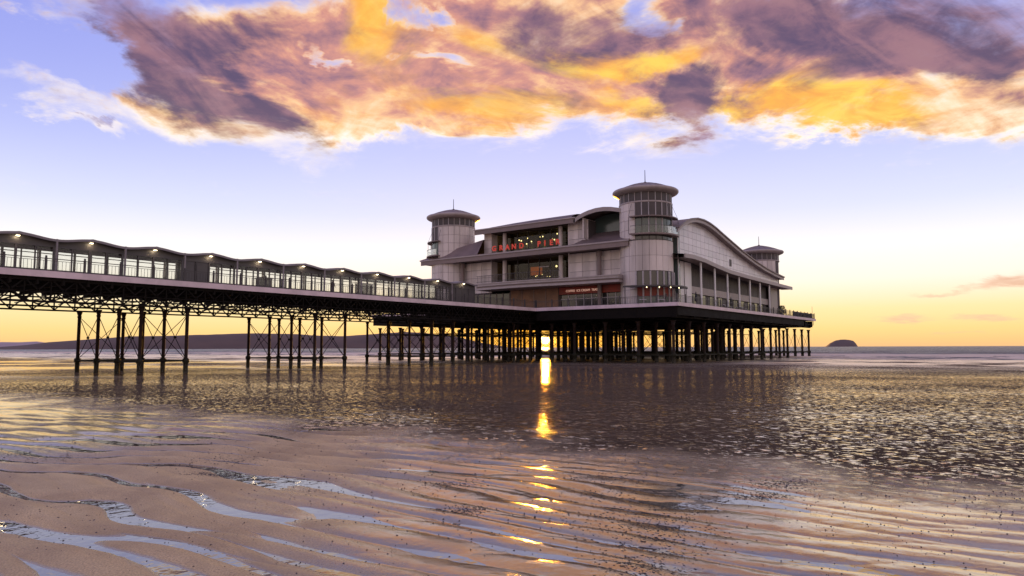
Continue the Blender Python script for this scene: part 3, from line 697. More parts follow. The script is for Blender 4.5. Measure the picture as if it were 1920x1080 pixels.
front_panels(37.0, U0, 9.6, 12.9, 4, 3); front_panels(U1, 61.6, 8.8, 12.9, 3, 4); front_panels(61.6, 66.5, 6.3, 12.9, 3, 6)
front_panels(41.9, U0, 13.5, 16.9, 2, 3); front_panels(U1, 57.75, 13.5, 16.9, 1, 3)
for y in (U1+.04, U0-.04): MB().box(FX+.0, 77.6, y-.06, y+.06, 9.7, 16.8).build('return_wall', M['clad'], pav)
# floors, ceilings and dark rooms of the middle bay
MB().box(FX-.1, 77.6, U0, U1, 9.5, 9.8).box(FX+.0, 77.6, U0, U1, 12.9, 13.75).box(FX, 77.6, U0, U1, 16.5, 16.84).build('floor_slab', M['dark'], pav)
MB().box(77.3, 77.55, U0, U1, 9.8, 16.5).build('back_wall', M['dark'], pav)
ny = 7; w = (U1-U0)/ny
for i in range(ny):
    y = U0+i*w
    for z0, z1 in ((9.86, 12.88), (13.86, 16.48)):
        reuse(('mp', z1), 'window_pane', lambda g: g.box(0, .02, .05, w-.05, 0, z1-z0), M['panedark'], pav, (FX+1.2, y, z0))
        reuse(('mm', z1), 'window_bar', lambda g: g.box(-.04, .07, -.045, .045, 0, z1-z0), M['frame' if i in (2, 3) and z0 < 12 else 'rail'], pav, (FX+1.2, y, z0))
MB().box(FX+1.14, FX+1.24, U0+3.6, U0+5.1, 11.75, 11.87).build('door_head', M['frame'], pav)
for y in (46.0, 54.6):
    MB().bar((FX+.35, y, 9.8), (FX+.35, y, 12.9), .55, .55, n=12, smooth=False).bar((FX+.35, y, 13.75), (FX+.35, y, 16.5), .5, .5, n=12).build('column', M['clad'], pav)
for y, r_ in ((40.15, .26), (61.0, .26)):
    MB().bar((FX-.55, y, DZ), (FX-.55, y, 12.8), r_*2, r_*2, n=14).bar((FX-.55, y, 12.3), (FX-.55, y, 12.85), r_*2.6, r_*2.6, n=14).build('column', M['trimd'], pav)
# lit globes hanging in the dark rooms
lm = None
def globe(x, y, z, r=.13):
    def f(g): g.lathe(0, 0, [(.01, -r), (r*.7, -r*.7), (r, 0), (r*.7, r*.7), (.01, r)], n=8, cap=False)
    reuse(('gl', r), 'pendant_lamp', f, M['bulb'], pav, (x, y, z))
for (y, z, x) in ((45.3, 16.2, 74.5), (45.6, 15.9, 75.), (45.5, 15.45, 74.2), (46.6, 15.95, 76), (45.2, 15.2, 75.4), (48.2, 16.05, 75), (48.5, 15.8, 76), (48.5, 15.3, 74.8), (50.9, 15.9, 75), (51.1, 16.1, 76), (52.9, 15.6, 76), (52.8, 15.9, 75), (53.9, 15.7, 74.6), (54.2, 15.75, 75.5), (52.7, 15.1, 74.6), (49.9, 15.7, 76.5)):
    globe(x, y, z+.1, .085)
for (y, z) in ((47.9, 11.9), (45.0, 11.95), (45.2, 11.3)): globe(74.3, y, z, .12)
for (y, z) in ((51.7, 10.9), (50.7, 11.1), (49.9, 10.8), (49.5, 10.75), (48.8, 10.7), (45.3, 10.5), (51.5, 11.0)): globe(75.2, y, z, .05)
# faded orange glow of a display inside
MB().box(76.2, 76.3, 51.4, 53.2, 11.2, 12.3).build('lit_display', mat('orange_display', (.5, .12, .03), .6, emit=(1, .25, .06), es=.22), pav)
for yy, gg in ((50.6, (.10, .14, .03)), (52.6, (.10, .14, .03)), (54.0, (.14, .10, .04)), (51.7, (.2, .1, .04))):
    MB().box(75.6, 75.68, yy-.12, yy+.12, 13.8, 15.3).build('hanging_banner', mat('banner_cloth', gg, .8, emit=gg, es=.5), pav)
# GRAND PIER letters on the ledge
def text_mesh(body, size, depth, material, name, parent, loc, spacing=1., bold=.0):
    cu = bpy.data.curves.new(name, 'FONT'); cu.body = body; cu.size = size; cu.extrude = depth; cu.offset = bold; cu.align_x = 'CENTER'; cu.space_character = spacing
    ob = bpy.data.objects.new(name, cu); COL.objects.link(ob)
    ob.rotation_euler = (PI/2, 0, -PI/2); bpy.context.view_layer.update()
    dg = bpy.context.evaluated_depsgraph_get(); me = bpy.data.meshes.new_from_object(ob.evaluated_get(dg)); bpy.data.objects.remove(ob)
    me.materials.clear(); me.materials.append(material); me.transform(Matrix.Rotation(-PI/2, 4, 'Z') @ Matrix.Rotation(PI/2, 4, 'X'))
    o = link(bpy.data.objects.new(name, me)); o.parent = parent; o.location = Vector(loc)-worldloc(parent); return o
ypos = [54.81, 53.69, 52.68, 51.68, 50.52, 47.88, 47.02, 46.09, 45.18]
for ch, y in zip('GRANDPIER', ypos):
    text_mesh(ch, .92, .06, M['redlit'], 'sign_letter', pav, (70.4, y, 13.98), bold=.02)
# lower eave and skirt roof (front)
EZ = 13.4
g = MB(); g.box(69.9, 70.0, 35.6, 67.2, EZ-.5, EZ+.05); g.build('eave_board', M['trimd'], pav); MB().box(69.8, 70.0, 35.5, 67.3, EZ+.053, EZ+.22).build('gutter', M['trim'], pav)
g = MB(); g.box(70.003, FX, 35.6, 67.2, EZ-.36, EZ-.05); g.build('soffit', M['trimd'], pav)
g = MB(); g.add([(69.86, 67.6, EZ+.2), (69.86, 57.2, EZ+.25), (71.9, 57.75, 15.9), (71.9, 61.5, 15.1), (73., 67.6, EZ+.6)], [(0, 1, 2, 3), (0, 3, 4)])
g.add([(71.9, 57.75, 15.9), (71.9, 61.5, 15.1), (73, 67.6, EZ+.6), (88, 66.5, EZ+.6), (88, 57.6, 15.9)], [(0, 1, 2, 3, 4)])
g.build('skirt_roof', M['roof'], pav)
g = MB(); g.add([(69.86, 43.9, EZ+.22), (69.86, 35.4, EZ+.22), (73.9, 36.6, 15.5), (73.9, 42.0, 15.45), (70.9, 43.2, 13.9)], [(0, 1, 2, 3, 4)]); g.build('skirt_roof', M['roof'], pav)
g = MB().box(69.86, FX+1.2, 43.9, 57.2, EZ+.16, EZ+.26); g.build('ledge', M['roof'], pav)
# upper roof over the middle: shallow barrel, curved down at the far end
ys = [58.3, 57.6, 56.5, 55, 53, 50, 46.5, 43.6]; n_ = len(ys)
topz = [17.0, 17.25, 17.5, 17.62, 17.72, 17.8, 17.84, 17.85]
def fz(y): return float(np.interp(y, ys[::-1], [17.22]*8)) if y < 56 else 17.22-(y-56)*.06
vs = []; prof = [(70.9, 0), (71.2, .35), (72.2, .72), (74, 1.0), (78, 1.2), (84, 1.1), (92, .6), (100, 0)]
for y, tz in zip(ys, topz):
    k = (tz-17.)/.85
    for (x, h) in prof: vs.append((x, y, 17.0+h*k+.02))
np_ = len(prof); g = MB(); g.add(vs, [(i*np_+j, (i+1)*np_+j, (i+1)*np_+j+1, i*np_+j+1) for i in range(n_-1) for j in range(np_-1)], True); g.build('upper_roof', M['roof'], pav, fix=False)
g = MB().box(70.8, 70.92, 43.0, 58.4, 16.42, 16.98); g.build('eave_board', M['trimd'], pav); MB().box(70.7, 70.92, 43.0, 58.5, 16.983, 17.12).build('gutter', M['trim'], pav)
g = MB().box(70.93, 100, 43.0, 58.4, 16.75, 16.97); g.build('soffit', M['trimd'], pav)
# arched roof end between the upper storey and the near tower
arc = [(43.2, 16.75), (42.7, 17.1), (42.0, 17.4), (41.2, 17.62), (40.2, 17.78), (39.2, 17.8), (38.2, 17.68), (37.2, 17.45), (36.6, 17.2)]
g = MB(); poly = [(70.8, y, z-.42) for y, z in arc]+[(70.8, y, z+.06) for y, z in reversed(arc)]
g.prism(poly, (.14, 0, 0)); g.build('arched_eave', M['trim'], pav)
g = MB(); m = len(arc); xs_ = (70.9, 73, 77, 82); dzs = (0, .05, .0, -.6)
g.add([(x, y, z+dz_) for x, dz_ in zip(xs_, dzs) for y, z in arc], [(i*m+j, (i+1)*m+j, (i+1)*m+j+1, i*m+j+1) for i in range(3) for j in range(m-1)], True); g.build('arched_roof', M['roof'], pav, fix=False)
g = MB().prism([(74.0, y, z-.2) for y, z in arc]+[(74.0, 36.6, 14), (74.0, 43.2, 14)], (.1, 0, 0)); g.build('recessed_wall', M['panegr'], pav)
g = MB().box(71.2, 74., 42.05, 42.2, 14.5, 16.95); g.build('return_wall', M['clad'], pav)
# balcony slab, mouldings and rail on the first floor
def bx_(y): t = (y-46.5)/10.5; return 69.6-.0*t-.75*math.exp(-((y-50.5)/6.)**2)
yy = [36.7+(57.0-36.7)*i/24 for i in range(25)]
def band(z0, z1, off, name, m):
    g = MB(); g.prism([(bx_(y)+off, y, z0) for y in yy]+[(FX-.02, 57.0, z0), (FX-.02, 36.7, z0)], (0, 0, z1-z0)); return g.build(name, m, pav)
band(8.95, 9.2, .0, 'balcony_moulding', M['trim']); band(9.205, 9.4, .14, 'balcony_moulding', M['trimd']); band(9.405, 9.66, .0, 'balcony_moulding', M['trim']); band(9.665, 9.8, -.08, 'balcony_slab', M['trim'])
g = MB()
yr_ = [y for y in yy if y > 44.2]
for z in (10.75, 10.0):
    for a, c in zip(yr_, yr_[1:]): g.bar((bx_(a)+.12, a, z), (bx_(c)+.12, c, z), .05)
g.build('balcony_handrail', M['rail'], pav)
g = MB(); y = 44.3
while y < 56.9: g.bar((bx_(y)+.12, y, 9.8), (bx_(y)+.12, y, 10.75), .03); y += .24
g.build('balcony_balusters', M['rail'], pav, kind='stuff')
# ground floor front
MB().box(FX+.02, FX+.12, 46.2, 53.4, DZ, 8.95).build('boarded_front', M['tan'], pav)
for y in (48.0, 49.8, 51.6, 53.4): MB().box(FX-.02, FX+.03, y-.035, y+.035, DZ, 8.95).build('board_joint', M['trimd'], pav)
for i in range(8):
    y = 53.6+i*1.05
    MB().box(FX+.06, FX+.1, y+.05, y+1.0, DZ+.05, 8.6).build('shop_window', M['panedk'], pav); MB().box(FX+.0, FX+.12, y-.05, y+.05, DZ, 8.7).build('window_bar', M['trimd'], pav)
MB().box(FX-.25, FX+.1, 37.2, 45.9, 8.02, 8.9).build('sign_board', M['red'], pav)
text_mesh('COFFEE  ICE CREAM  TEAS', .37, .015, M['cream'], 'sign_lettering', pav, (FX-.27, 42.75, 8.3), spacing=1.0)
for i in range(8):
    y = 37.3+i*1.06
    MB().box(FX+.04, FX+.08, y+.06, y+1.0, DZ+.05, 7.95).build('shop_window', M['panedk'], pav)
    MB().box(FX-.02, FX+.1, y-.055, y+.055, DZ, 8.0).build('window_bar', M['frame'], pav)
MB().box(FX-.03, FX+.02, 37.3, 45.8, 7.42, 7.5).build('window_bar', M['frame'], pav)
MB().box(FX-.0, FX+.12, 45.8, 46.2, DZ, 8.95).build('inner_wall', M['dark'], pav)
# ---- right hand side: wave roof, gable of silver panels, lower eave on white columns
rp = [(73.2, 14.9), (75, 15.85), (77, 16.55), (79, 16.9), (81, 17.0), (83, 16.88), (85, 16.6), (87, 16.2), (91, 15.45), (95, 14.72), (100, 13.95), (105, 13.35), (110, 12.95), (114.6, 12.7)]
def rz(x): return float(np.interp(x, [p[0] for p in rp], [p[1] for p in rp]))
xs = list(np.linspace(73.4, 114.6, 60))
g = MB(); g.prism([(x, 31.2, rz(x)-.52) for x in xs]+[(x, 31.2, rz(x)-.08) for x in reversed(xs)], (0, .14, 0)); g.build('roof_edge', M['trim'], pav)
g = MB(); g.prism([(x, 31.05, rz(x)-.16) for x in xs]+[(x, 31.05, rz(x)) for x in reversed(xs)], (0, .14, 0)); g.build('gutter', M['trimd'], pav)
g = MB(); m = len(xs); yl = (31.2, 32, 36, 42, 50, 56)
g.add([(x, y, rz(x)-.04-(0 if y < 45 else (y-42)*.06)) for y in yl for x in xs], [(i*m+j, i*m+j+1, (i+1)*m+j+1, (i+1)*m+j) for i in range(5) for j in range(m-1)], True)
g.build('wave_roof', M['roof'], pav, fix=False)
g = MB(); g.add([(x, y, rz(x)-.46) for y in (31.34, 32.4) for x in xs], [(j, m+j, m+j+1, j+1) for j in range(m-1)], True); g.build('soffit', M['trimd'], pav, fix=False)
# lower eave profile
lp = [(73.6, 11.75), (76, 11.85), (79.5, 11.75), (84, 11.4), (88, 11.15), (94, 11.05), (100, 11.0), (108, 10.95), (117, 10.9)]
def lz(x): return float(np.interp(x, [p[0] for p in lp], [p[1] for p in lp]))
# gable backing and panels
gx0, gx1 = 75.6, 114.2
xg = [x for x in xs if gx0 < x < gx1]
g = MB(); g.prism([(x, RY+.12, lz(x)-.1) for x in xg]+[(x, RY+.12, rz(x)-.4) for x in reversed(xg)], (0, .12, 0)); g.build('gable_backing', M['joint'], pav)
nxp = 30; pw = (gx1-gx0)/nxp
for i in range(nxp):
    xa_ = gx0+i*pw
    z = 11.3; 
    while z < 17:
        xm = xa_+.02; xn = xa_+pw-.02; za = z+.015; zb = z+.80-.015
        def cl(x, zz): return max(min(zz, rz(x)-.45), lz(x)+.05)
        pts = [(xm, cl(xm, za)), (xn, cl(xn, za)), (xn, cl(xn, zb)), (xm, cl(xm, zb))]
        if (pts[3][1]-pts[0][1]) > .06 or (pts[2][1]-pts[1][1]) > .06:
            pts2 = []
            for p in pts:
                if not pts2 or (abs(p[0]-pts2[-1][0])+abs(p[1]-pts2[-1][1])) > .003: pts2.append(p)
            if len(pts2) > 2: MB().prism([(x, RY+random.uniform(0, .008), zz) for x, zz in pts2], (0, .09, 0)).build('gable_panel', M['clad2'], pav)
        z += .80
MB().box(75.1, 75.55, RY-.02, RY+.4, DZ, 15.7).build('corner_post', M['clad2'], pav)
MB().box(92.0, 92.7, RY-.06, RY-.01, 12.4, 13.3).build('vent_grille', M['louvre'], pav)
# lower eave
xe = list(np.linspace(73.6, 116.6, 50))
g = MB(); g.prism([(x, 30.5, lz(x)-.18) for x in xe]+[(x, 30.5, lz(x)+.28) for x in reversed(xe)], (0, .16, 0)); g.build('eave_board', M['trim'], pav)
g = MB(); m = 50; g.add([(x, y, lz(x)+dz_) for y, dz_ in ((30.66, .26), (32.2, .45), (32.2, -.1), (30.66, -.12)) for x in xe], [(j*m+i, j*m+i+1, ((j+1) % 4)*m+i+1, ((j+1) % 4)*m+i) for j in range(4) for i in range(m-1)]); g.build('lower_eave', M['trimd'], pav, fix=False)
colx = [79.3+4.43*i for i in range(7)]
for x in colx:
    MB().bar((x, 31.0, DZ), (x, 31.0, lz(x)-.18), .24, .24, n=10).build('column', M['white'], pav)
MB().box(75.5, 79.6, RY+.3, RY+.42, DZ, 11.6).build('side_wall', M['clad2'], pav); MB().box(77.4, 77.45, RY+.25, RY+.3, DZ, 11.6).build('panel_joint', M['joint'], pav)
for i, x in enumerate(colx+[110.3]):
    x1 = x+4.43 if i < 7 else 114.5
    z1 = min(lz(x), lz(x1))-.2
    for k in range(8 if i < 7 else 0):
        wd = 4.3/8; reuse(('lv', round(z1, 2)), 'louvre_panel', lambda g: g.box(0, wd-.05, 0, .06, 9.0-DZ, z1-DZ), M['louvre'], pav, (x+.08+k*wd, RY+.75, DZ))
    MB().box(x+.02, x1-.02, RY+.55, RY+.8, 8.1, 8.95).build('spandrel', M['trim'], pav)
    if i < 7:
        for k in range(3): MB().box(x+.15+k*1.42, x+1.45+k*1.42, RY+.8, RY+.86, DZ+.1, 8.05).build('side_window', M['panedk' if (i+k) % 2 else 'louvre'], pav)
MB().box(110.4, 114.7, RY+.1, RY+.5, DZ, 10.8).build('side_wall', M['trim'], pav)
MB().box(BX-.09, BX, RY+.1, LY, DZ, 12.7).build('end_wall', M['clad'], pav)
# ---- round towers
def tower(cx, cy, a0, zs, label, full=True):
    "a0..a0+105 is the glazed quarter; zs shifts the head of the tower"
    R3 = 2.97; top = 20.45+zs
    t = MB(); t.lathe(cx, cy, [(R3-.1, DZ), (R3-.1, top-1.5)], n=48); tw = t.build('tower', M['joint'], pav, label=label)
    a1 = a0+105
    nst = 14; st = 360/nst
    def ringpanels(z0, z1, mat_, name, skip, r=R3, gap=.45, start=0, n=nst):
        s_ = 360/n
        for i in range(n):
            aa_ = (start+i*s_) % 360
            mid = (aa_+s_/2-a0) % 360
            if skip is not None and (mid < 105) == skip: continue
            MB().sector(cx, cy, r-.12, r, z0+.015, z1-.015, aa_+gap, aa_+s_-gap, n=3).build(name, M[mat_], tw)
    st0 = a0 % 360
    # cladding outside the glazed quarter
    n24 = 24
    levels = [13.55, 14.65, 15.75, 16.85, top-2.75] if zs > -1 else [12.0, 13.4, top-2.75]
    for z0, z1 in zip(levels, levels[1:]): ringpanels(z0, z1, 'clad', 'cladding_panel', True, start=st0, n=n24)
    # glazed quarter: panels 10-13.5, louvres, balcony
    if zs > -1:
        for z0, z1 in ((10.05, 11.75), (11.75, 13.45)): ringpanels(z0, z1, 'clad', 'cladding_panel', False, start=st0, n=24, gap=.3)
        for z0, z1 in ((6.2, 8.0), (8.0, 10.05), (10.05, 11.75), (11.75, 13.45)): ringpanels(z0, z1, 'clad', 'cladding_panel', True, start=st0, n=24)
        ringpanels(16.15, top-2.78, 'louvre', 'louvre_panel', False, start=st0, n=24, gap=.9, r=R3-.02)
        ringpanels(14.2, 15.95, 'panegr', 'window_pane', False, start=st0, n=24, gap=.8, r=R3-.04)
        ringpanels(13.5, 14.0, 'panedk', 'window_pane', False, start=st0, n=24, gap=.8, r=R3-.04)
        for i in range(8):
            aa_ = math.radians(a0+i*15); c_, s_ = math.cos(aa_), math.sin(aa_)
            MB().bar((cx+c_*R3, cy+s_*R3, 16.15), (cx+c_*R3, cy+s_*R3, top-2.8), .09).build('window_bar', M['frame'], tw)
            if i in (2, 3, 4): MB().bar((cx+c_*R3, cy+s_*R3, 14.15), (cx+c_*R3, cy+s_*R3, 15.9), .12).build('window_bar', M['frame'], tw)
        MB().sector(cx, cy, R3+.0, R3+.62, 15.98, 16.1, a0-8, a1+8, n=18).build('canopy_ring', M['trimd'], tw)
        MB().sector(cx, cy, R3+.0, R3+.72, 14.0, 14.16, a0-6, a1+6, n=18).build('balcony_slab', M['trimd'], tw)
        MB().sector(cx, cy, R3+.64, R3+.665, 14.18, 14.95, a0-4, a1+4, n=18).build('glass_balustrade', M['pane'], tw)
        MB().sector(cx, cy, R3+.62, R3+.68, 14.95, 15.0, a0-4, a1+4, n=18).build('handrail', M['rail'], tw)
        for a_ in (a0-8, a0+30, a0+75, a1+8):
            c_, s_ = math.cos(math.radians(a_)), math.sin(math.radians(a_))
            MB().bar((cx+c_*(R3+.6), cy+s_*(R3+.6), 16.1), (cx+c_*(R3), cy+s_*(R3), 17.6), .03).build('stay', M['rail'], tw)
            MB().bar((cx+c_*(R3+.62), cy+s_*(R3+.62), 14.1), (cx+c_*(R3+.62), cy+s_*(R3+.62), 16.0), .035).build('stay', M['rail'], tw)
    # head: window band, ring, dome, mast
    MB().lathe(cx, cy, [(R3+.03, top-2.78), (R3+.06, top-2.72), (R3+.06, top-2.62), (R3, top-2.58)], n=48, cap=False).build('string_course', M['trim'], tw)
    ringpanels(top-2.56, top-1.62, 'louvre', 'louvre_panel', None, start=st0, n=24, gap=.6, r=R3-.06)
    for i in range(24):
        aa_ = math.radians(st0+i*15); MB().bar((cx+math.cos(aa_)*(R3-.04), cy+math.sin(aa_)*(R3-.04), top-2.56), (cx+math.cos(aa_)*(R3-.04), cy+math.sin(aa_)*(R3-.04), top-1.62), .07).build('window_bar', M['frame' if i % 2 else 'trim'], tw)
    MB().lathe(cx, cy, [(R3-.1, top-1.62), (R3+.2, top-1.6), (R3+.62, top-1.42), (R3+.75, top-1.28), (R3+.76, top-1.12), (R3+.66, top-1.02), (R3+.50, top-1.0)], n=64, cap=False).build('cornice', M['trim'], tw)
    dm = [(R3+.50, top-1.02), (R3+.1, top-.86), (R3-.6, top-.58), (R3-1.3, top-.34), (R3-2.1, top-.13), (.35, top-.02), (.05, top)]
    dome = MB().lathe(cx, cy, dm, n=64, cap=False).build('dome', M['roof'], tw)
    for i in range(20):
        aa_ = 2*PI*i/20; g = MB()
        for (r0, z0), (r1, z1) in zip(dm[:-1], dm[1:-1]): g.bar((cx+r0*math.cos(aa_), cy+r0*math.sin(aa_), z0+.01), (cx+r1*math.cos(aa_), cy+r1*math.sin(aa_), z1+.01), .035)
        g.build('roof_rib', M['trimd'], tw)
    MB().lathe(cx, cy, [(.2, top-.05), (.16, top+.1), (.05, top+.16), (.035, top+1.5), (.0, top+1.52)], n=8, cap=False).build('mast', M['rail'], tw)
    return tw
TAX, TAY = 73., 34.9
tA = tower(TAX, TAY, 182, 0., 'tall near tower with curved balcony and red cafe front at its foot')
tC = tower(73., 64.0, 73, .35, 'round tower on the landward far corner')
tR = tower(114.4, 34.9, 250, -2.5, 'lower round tower at the seaward corner')
# near tower foot: pale bars, dark windows, red boards, pergola with bulbs
for i in range(7):
    a_ = 183+i*15
    MB().sector(TAX, TAY, 2.85, 2.95, 8.32, 9.98, a_+1., a_+14., n=3).build('window_pane', M['panedk'], tA)
    MB().sector(TAX, TAY, 2.85, 2.96, 7.25, 8.2, a_+.8, a_+14.2, n=3).build('red_panel', M['red'], tA)
    MB().sector(TAX, TAY, 2.85, 2.93, DZ+.1, 7.2, a_+.8, a_+14.2, n=3).build('shop_window', M['panegr'], tA)
for i in range(8):
    a_ = math.radians(183+i*15); c_, s_ = math.cos(a_), math.sin(a_)
    MB().bar((TAX+3.02*c_, TAY+3.02*s_, DZ), (TAX+3.02*c_, TAY+3.02*s_, 10.0), .14).build('window_bar', M['frame'], tA)
MB().sector(TAX, TAY, 3.12, 4.4, 8.22, 8.32, 170, 300, n=20).build('pergola_canopy', M['rail'], tA)
MB().sector(TAX, TAY, 4.38, 4.46, 8.18, 8.36, 170, 300, n=20).build('pergola_rim', M['rail'], tA)
for a_ in (205, 223, 241, 258):
    c_, s_ = math.cos(math.radians(a_)), math.sin(math.radians(a_))
    def f(g): g.lathe(0, 0, [(.01, -.07), (.07, 0), (.01, .07)], n=8, cap=False)
    reuse('bulb', 'pergola_bulb', f, M['bulb'], tA, (TAX+4.3*c_, TAY+4.3*s_, 8.1))
for a_ in (172, 298):
    c_, s_ = math.cos(math.radians(a_)), math.sin(math.radians(a_))
    MB().bar((TAX+4.3*c_, TAY+4.3*s_, DZ), (TAX+4.3*c_, TAY+4.3*s_, 8.2), .07).build('pergola_post', M['rail'], tA)
# flat wall linking the near tower to the gable
MB().box(75.0, 75.5, 31.95, 33.2, DZ, 15.2).build('link_wall', M['panegr'], pav); MB().box(74.95, 75.06, 31.9, 31.99, DZ, 15.2).build('link_post', M['white'], pav)
# ================================================================== things on the deck
# plant in a tub at the seaward end
pl = _emp('potted_shrub', (108.3, 30.0, DZ), 'dark leafy shrub in a tub beside the end of the pavilion', 'plant', None)
MB().lathe(108.3, 30.0, [(.28, DZ), (.38, DZ+.4), (.42, DZ+.42)], n=12).build('tub', M['rail'], pl)
g = MB()
for i in range(420):
    a_ = random.uniform(0, 6.28); r_ = random.random()**.6*.75; zc = DZ+.45+random.random()**1.2*1.15; r_ *= 1-.45*(zc-DZ-.45)/1.15
    p = Vector((108.3+r_*math.cos(a_), 30+r_*math.sin(a_), zc)); u = Vector((random.gauss(0, 1), random.gauss(0, 1), random.gauss(0, .6))).normalized()*.12; v = u.cross(Vector((random.random(), random.random(), random.random()))).normalized()*.05
    g.add([p-u, p-v, p+u, p+v], [(0, 1, 2, 3)])
g.build('foliage', M['leaf'], pl, fix=False)
# windbreak at the deck end
wb = _emp('windbreak', (111.6, 29.2, DZ), 'dark low screen along the railing at the seaward end of the deck', 'screen', None)
g = MB(); 
for i in range(11):
    x = 110.9+i*1.05; MB().box(x+.03, x+1.02, 29.1, 29.15, DZ+.05, DZ+.86+random.uniform(-.06, .06)).build('screen_panel', M['cloth'], wb)
fp = _emp('flagpole', (122.2, 29.0, DZ), 'thin bare pole on the outermost corner of the deck', 'pole', None)
MB().bar((122.2, 29.0, DZ), (122.2, 29.0, DZ+2.05), .05, n=6).build('shaft', M['rail'], fp); MB().lathe(122.2, 29.0, [(.12, DZ+.03), (.12, DZ+.1), (.03, DZ+.12)], n=8).build('base_plate', M['rail'], fp)
for k, (x, lab) in enumerate(((83.6, 'white topped bench table under the second white column'), (89.4, 'white topped bench table under the third white column'))):
    tb = _emp('bench_table', (x, 29.9, DZ), lab, 'table', None)
    MB().box(x-.9, x+.9, 29.6, 30.2, DZ+.48, DZ+.54).build('tabletop', M['white'], tb)
    for sy in (29.3, 30.5): MB().box(x-.9, x+.9, sy-.1, sy+.1, DZ+.28, DZ+.32).build('seat', M['white'], tb)
    for sx in (-.6, .6): MB().bar((x+sx, 29.25, DZ), (x+sx, 29.75, DZ+.48), .06).bar((x+sx, 30.55, DZ), (x+sx, 30.05, DZ+.48), .06).bar((x+sx, 29.25, DZ+.27), (x+sx, 30.55, DZ+.27), .04).build('leg', M['rail'], tb)
for k, (x, y, lab) in enumerate(((86.4, 30.0, 'closed dark parasol between the two white topped tables'), (75.6, 30.2, 'closed dark parasol close to the near deck corner'))):
    pp = _emp('parasol', (x, y, DZ), lab, 'parasol', None)
    MB().bar((x, y, DZ), (x, y, DZ+1.7), .05, n=6).build('pole', M['rail'], pp)
    MB().lathe(x, y, [(.16, DZ+.6), (.19, DZ+.75), (.12, DZ+1.2), (.03, DZ+1.68)], n=10).build('folded_canopy', M['cloth'], pp); MB().lathe(x, y, [(.3, DZ+.02), (.3, DZ+.08), (.05, DZ+.1)], n=10).build('base', M['rail'], pp)
# cafe tables at the foot of the near tower
for k, (a_, lab) in enumerate(((200, 'round cafe table by the left side of the near tower foot'), (222, 'round cafe table under the first bulb pair of the pergola'), (246, 'round cafe table under the last bulbs of the pergola'))):
    x = TAX+4.9*math.cos(math.radians(a_)); y = TAY+4.9*math.sin(math.radians(a_))
    tb = _emp('cafe_table', (x, y, DZ), lab, 'table', None)
    MB().lathe(x, y, [(.42, DZ+.5), (.42, DZ+.53), (.02, DZ+.535)], n=16).build('tabletop', M['white'], tb); MB().bar((x, y, DZ), (x, y, DZ+.5), .06, n=6).lathe(x, y, [(.2, DZ+.02), (.05, DZ+.06)], n=10).build('pedestal', M['rail'], tb)
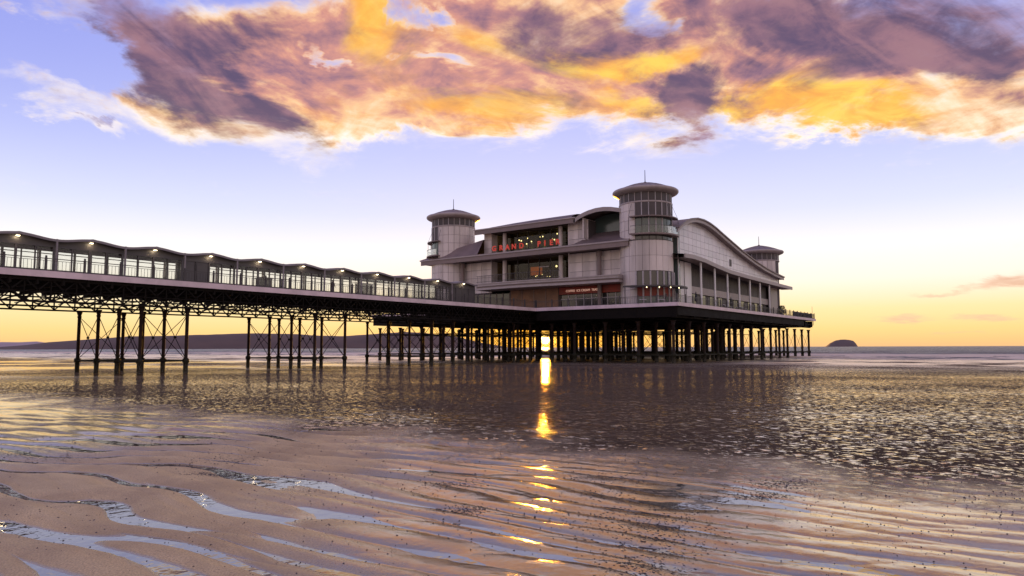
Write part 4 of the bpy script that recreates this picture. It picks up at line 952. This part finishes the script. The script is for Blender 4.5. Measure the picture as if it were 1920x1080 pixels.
# people
mskin = mat('skin', (.35, .2, .14), .6); mtr = mat('dark_trousers', (.018, .02, .03), .8); mhair = mat('dark_hair', (.015, .01, .008), .6)
def person(x, y, rz_, label, coat, stride=.16, H=1.2):
    s = H/1.75; root = _emp('person', (x, y, DZ), label, 'person', None)
    J = {'pel': (0, 0, .93), 'sp': (0, .0, 1.15), 'ch': (0, .01, 1.36), 'nk': (0, .02, 1.50), 'hd': (0, .04, 1.60), 'ht': (0, .04, 1.71),
         'hl': (-.10, 0, .90), 'kl': (-.11, stride*.7, .50), 'al': (-.11, stride, .09), 'tl': (-.11, stride+.16, .03),
         'hr': (.10, 0, .90), 'kr': (.11, -stride*.2, .49), 'ar': (.11, -stride, .10), 'tr': (.11, -stride+.15, .03),
         'sl': (-.19, .01, 1.41), 'el': (-.25, -.06, 1.13), 'wl': (-.24, .08, .90), 'hnl': (-.235, .12, .81), 'sr': (.19, .01, 1.41), 'er': (.25, .02, 1.13), 'wr': (.24, .16, .92), 'hnr': (.235, .2, .84)}
    Rd = dict(pel=.14, sp=.12, ch=.15, nk=.055, hd=.085, ht=.07, hl=.1, kl=.065, al=.045, tl=.035, hr=.1, kr=.065, ar=.045, tr=.035, sl=.06, el=.045, wl=.032, hnl=.035, sr=.06, er=.045, wr=.032, hnr=.035)
    E_ = [('pel', 'sp'), ('sp', 'ch'), ('ch', 'nk'), ('nk', 'hd'), ('hd', 'ht'), ('pel', 'hl'), ('hl', 'kl'), ('kl', 'al'), ('al', 'tl'), ('pel', 'hr'), ('hr', 'kr'), ('kr', 'ar'), ('ar', 'tr'), ('ch', 'sl'), ('sl', 'el'), ('el', 'wl'), ('wl', 'hnl'), ('ch', 'sr'), ('sr', 'er'), ('er', 'wr'), ('wr', 'hnr')]
    ks = list(J); me = bpy.data.meshes.new('body'); me.from_pydata([tuple(c*s for c in J[k]) for k in ks], [(ks.index(a), ks.index(c)) for a, c in E_], [])
    o = link(bpy.data.objects.new('body', me)); md = o.modifiers.new('s', 'SKIN'); o.modifiers.new('u', 'SUBSURF').levels = 1
    for i, k in enumerate(ks): me.skin_vertices[0].data[i].radius = (Rd[k]*s, Rd[k]*s)
    me.skin_vertices[0].data[0].use_root = True
    bpy.context.view_layer.update(); dg = bpy.context.evaluated_depsgraph_get(); m2 = bpy.data.meshes.new_from_object(o.evaluated_get(dg)); bpy.data.objects.remove(o)
    m2.materials.clear()
    for mm in (mtr, coat, mskin): m2.materials.append(mm)
    for p in m2.polygons:
        z = p.center.z/s; p.material_index = 2 if (z > 1.51 or (z < .87 and abs(p.center.x/s) > .2)) else (1 if z > .86 else 0); p.use_smooth = True
    o = link(bpy.data.objects.new('body', m2)); o.parent = root; o.rotation_euler.z = rz_
    h = MB().lathe(0, -.01*s, [(.05*s, 1.52*s), (.105*s, 1.58*s), (.112*s, 1.66*s), (.09*s, 1.75*s), (.01, 1.785*s)], n=12, cap=False).build('hair', mhair); h.parent = root
    return root
coat1 = mat('black_coat', (.02, .02, .025), .8); coat2 = mat('brown_coat', (.06, .035, .025), .8)
person(35.6, 50.2, 1.2, 'person in a dark coat walking inside the glazed shelter near the fifth lamp', coat1)
person(38.6, 47.3, -1.4, 'person in a brown coat walking outside the shelter beside the railing', coat2)
person(70.2, 31.4, .6, 'person in a dark coat standing by the parasol at the near deck corner', coat1, .04)
scn.render.engine = 'CYCLES'
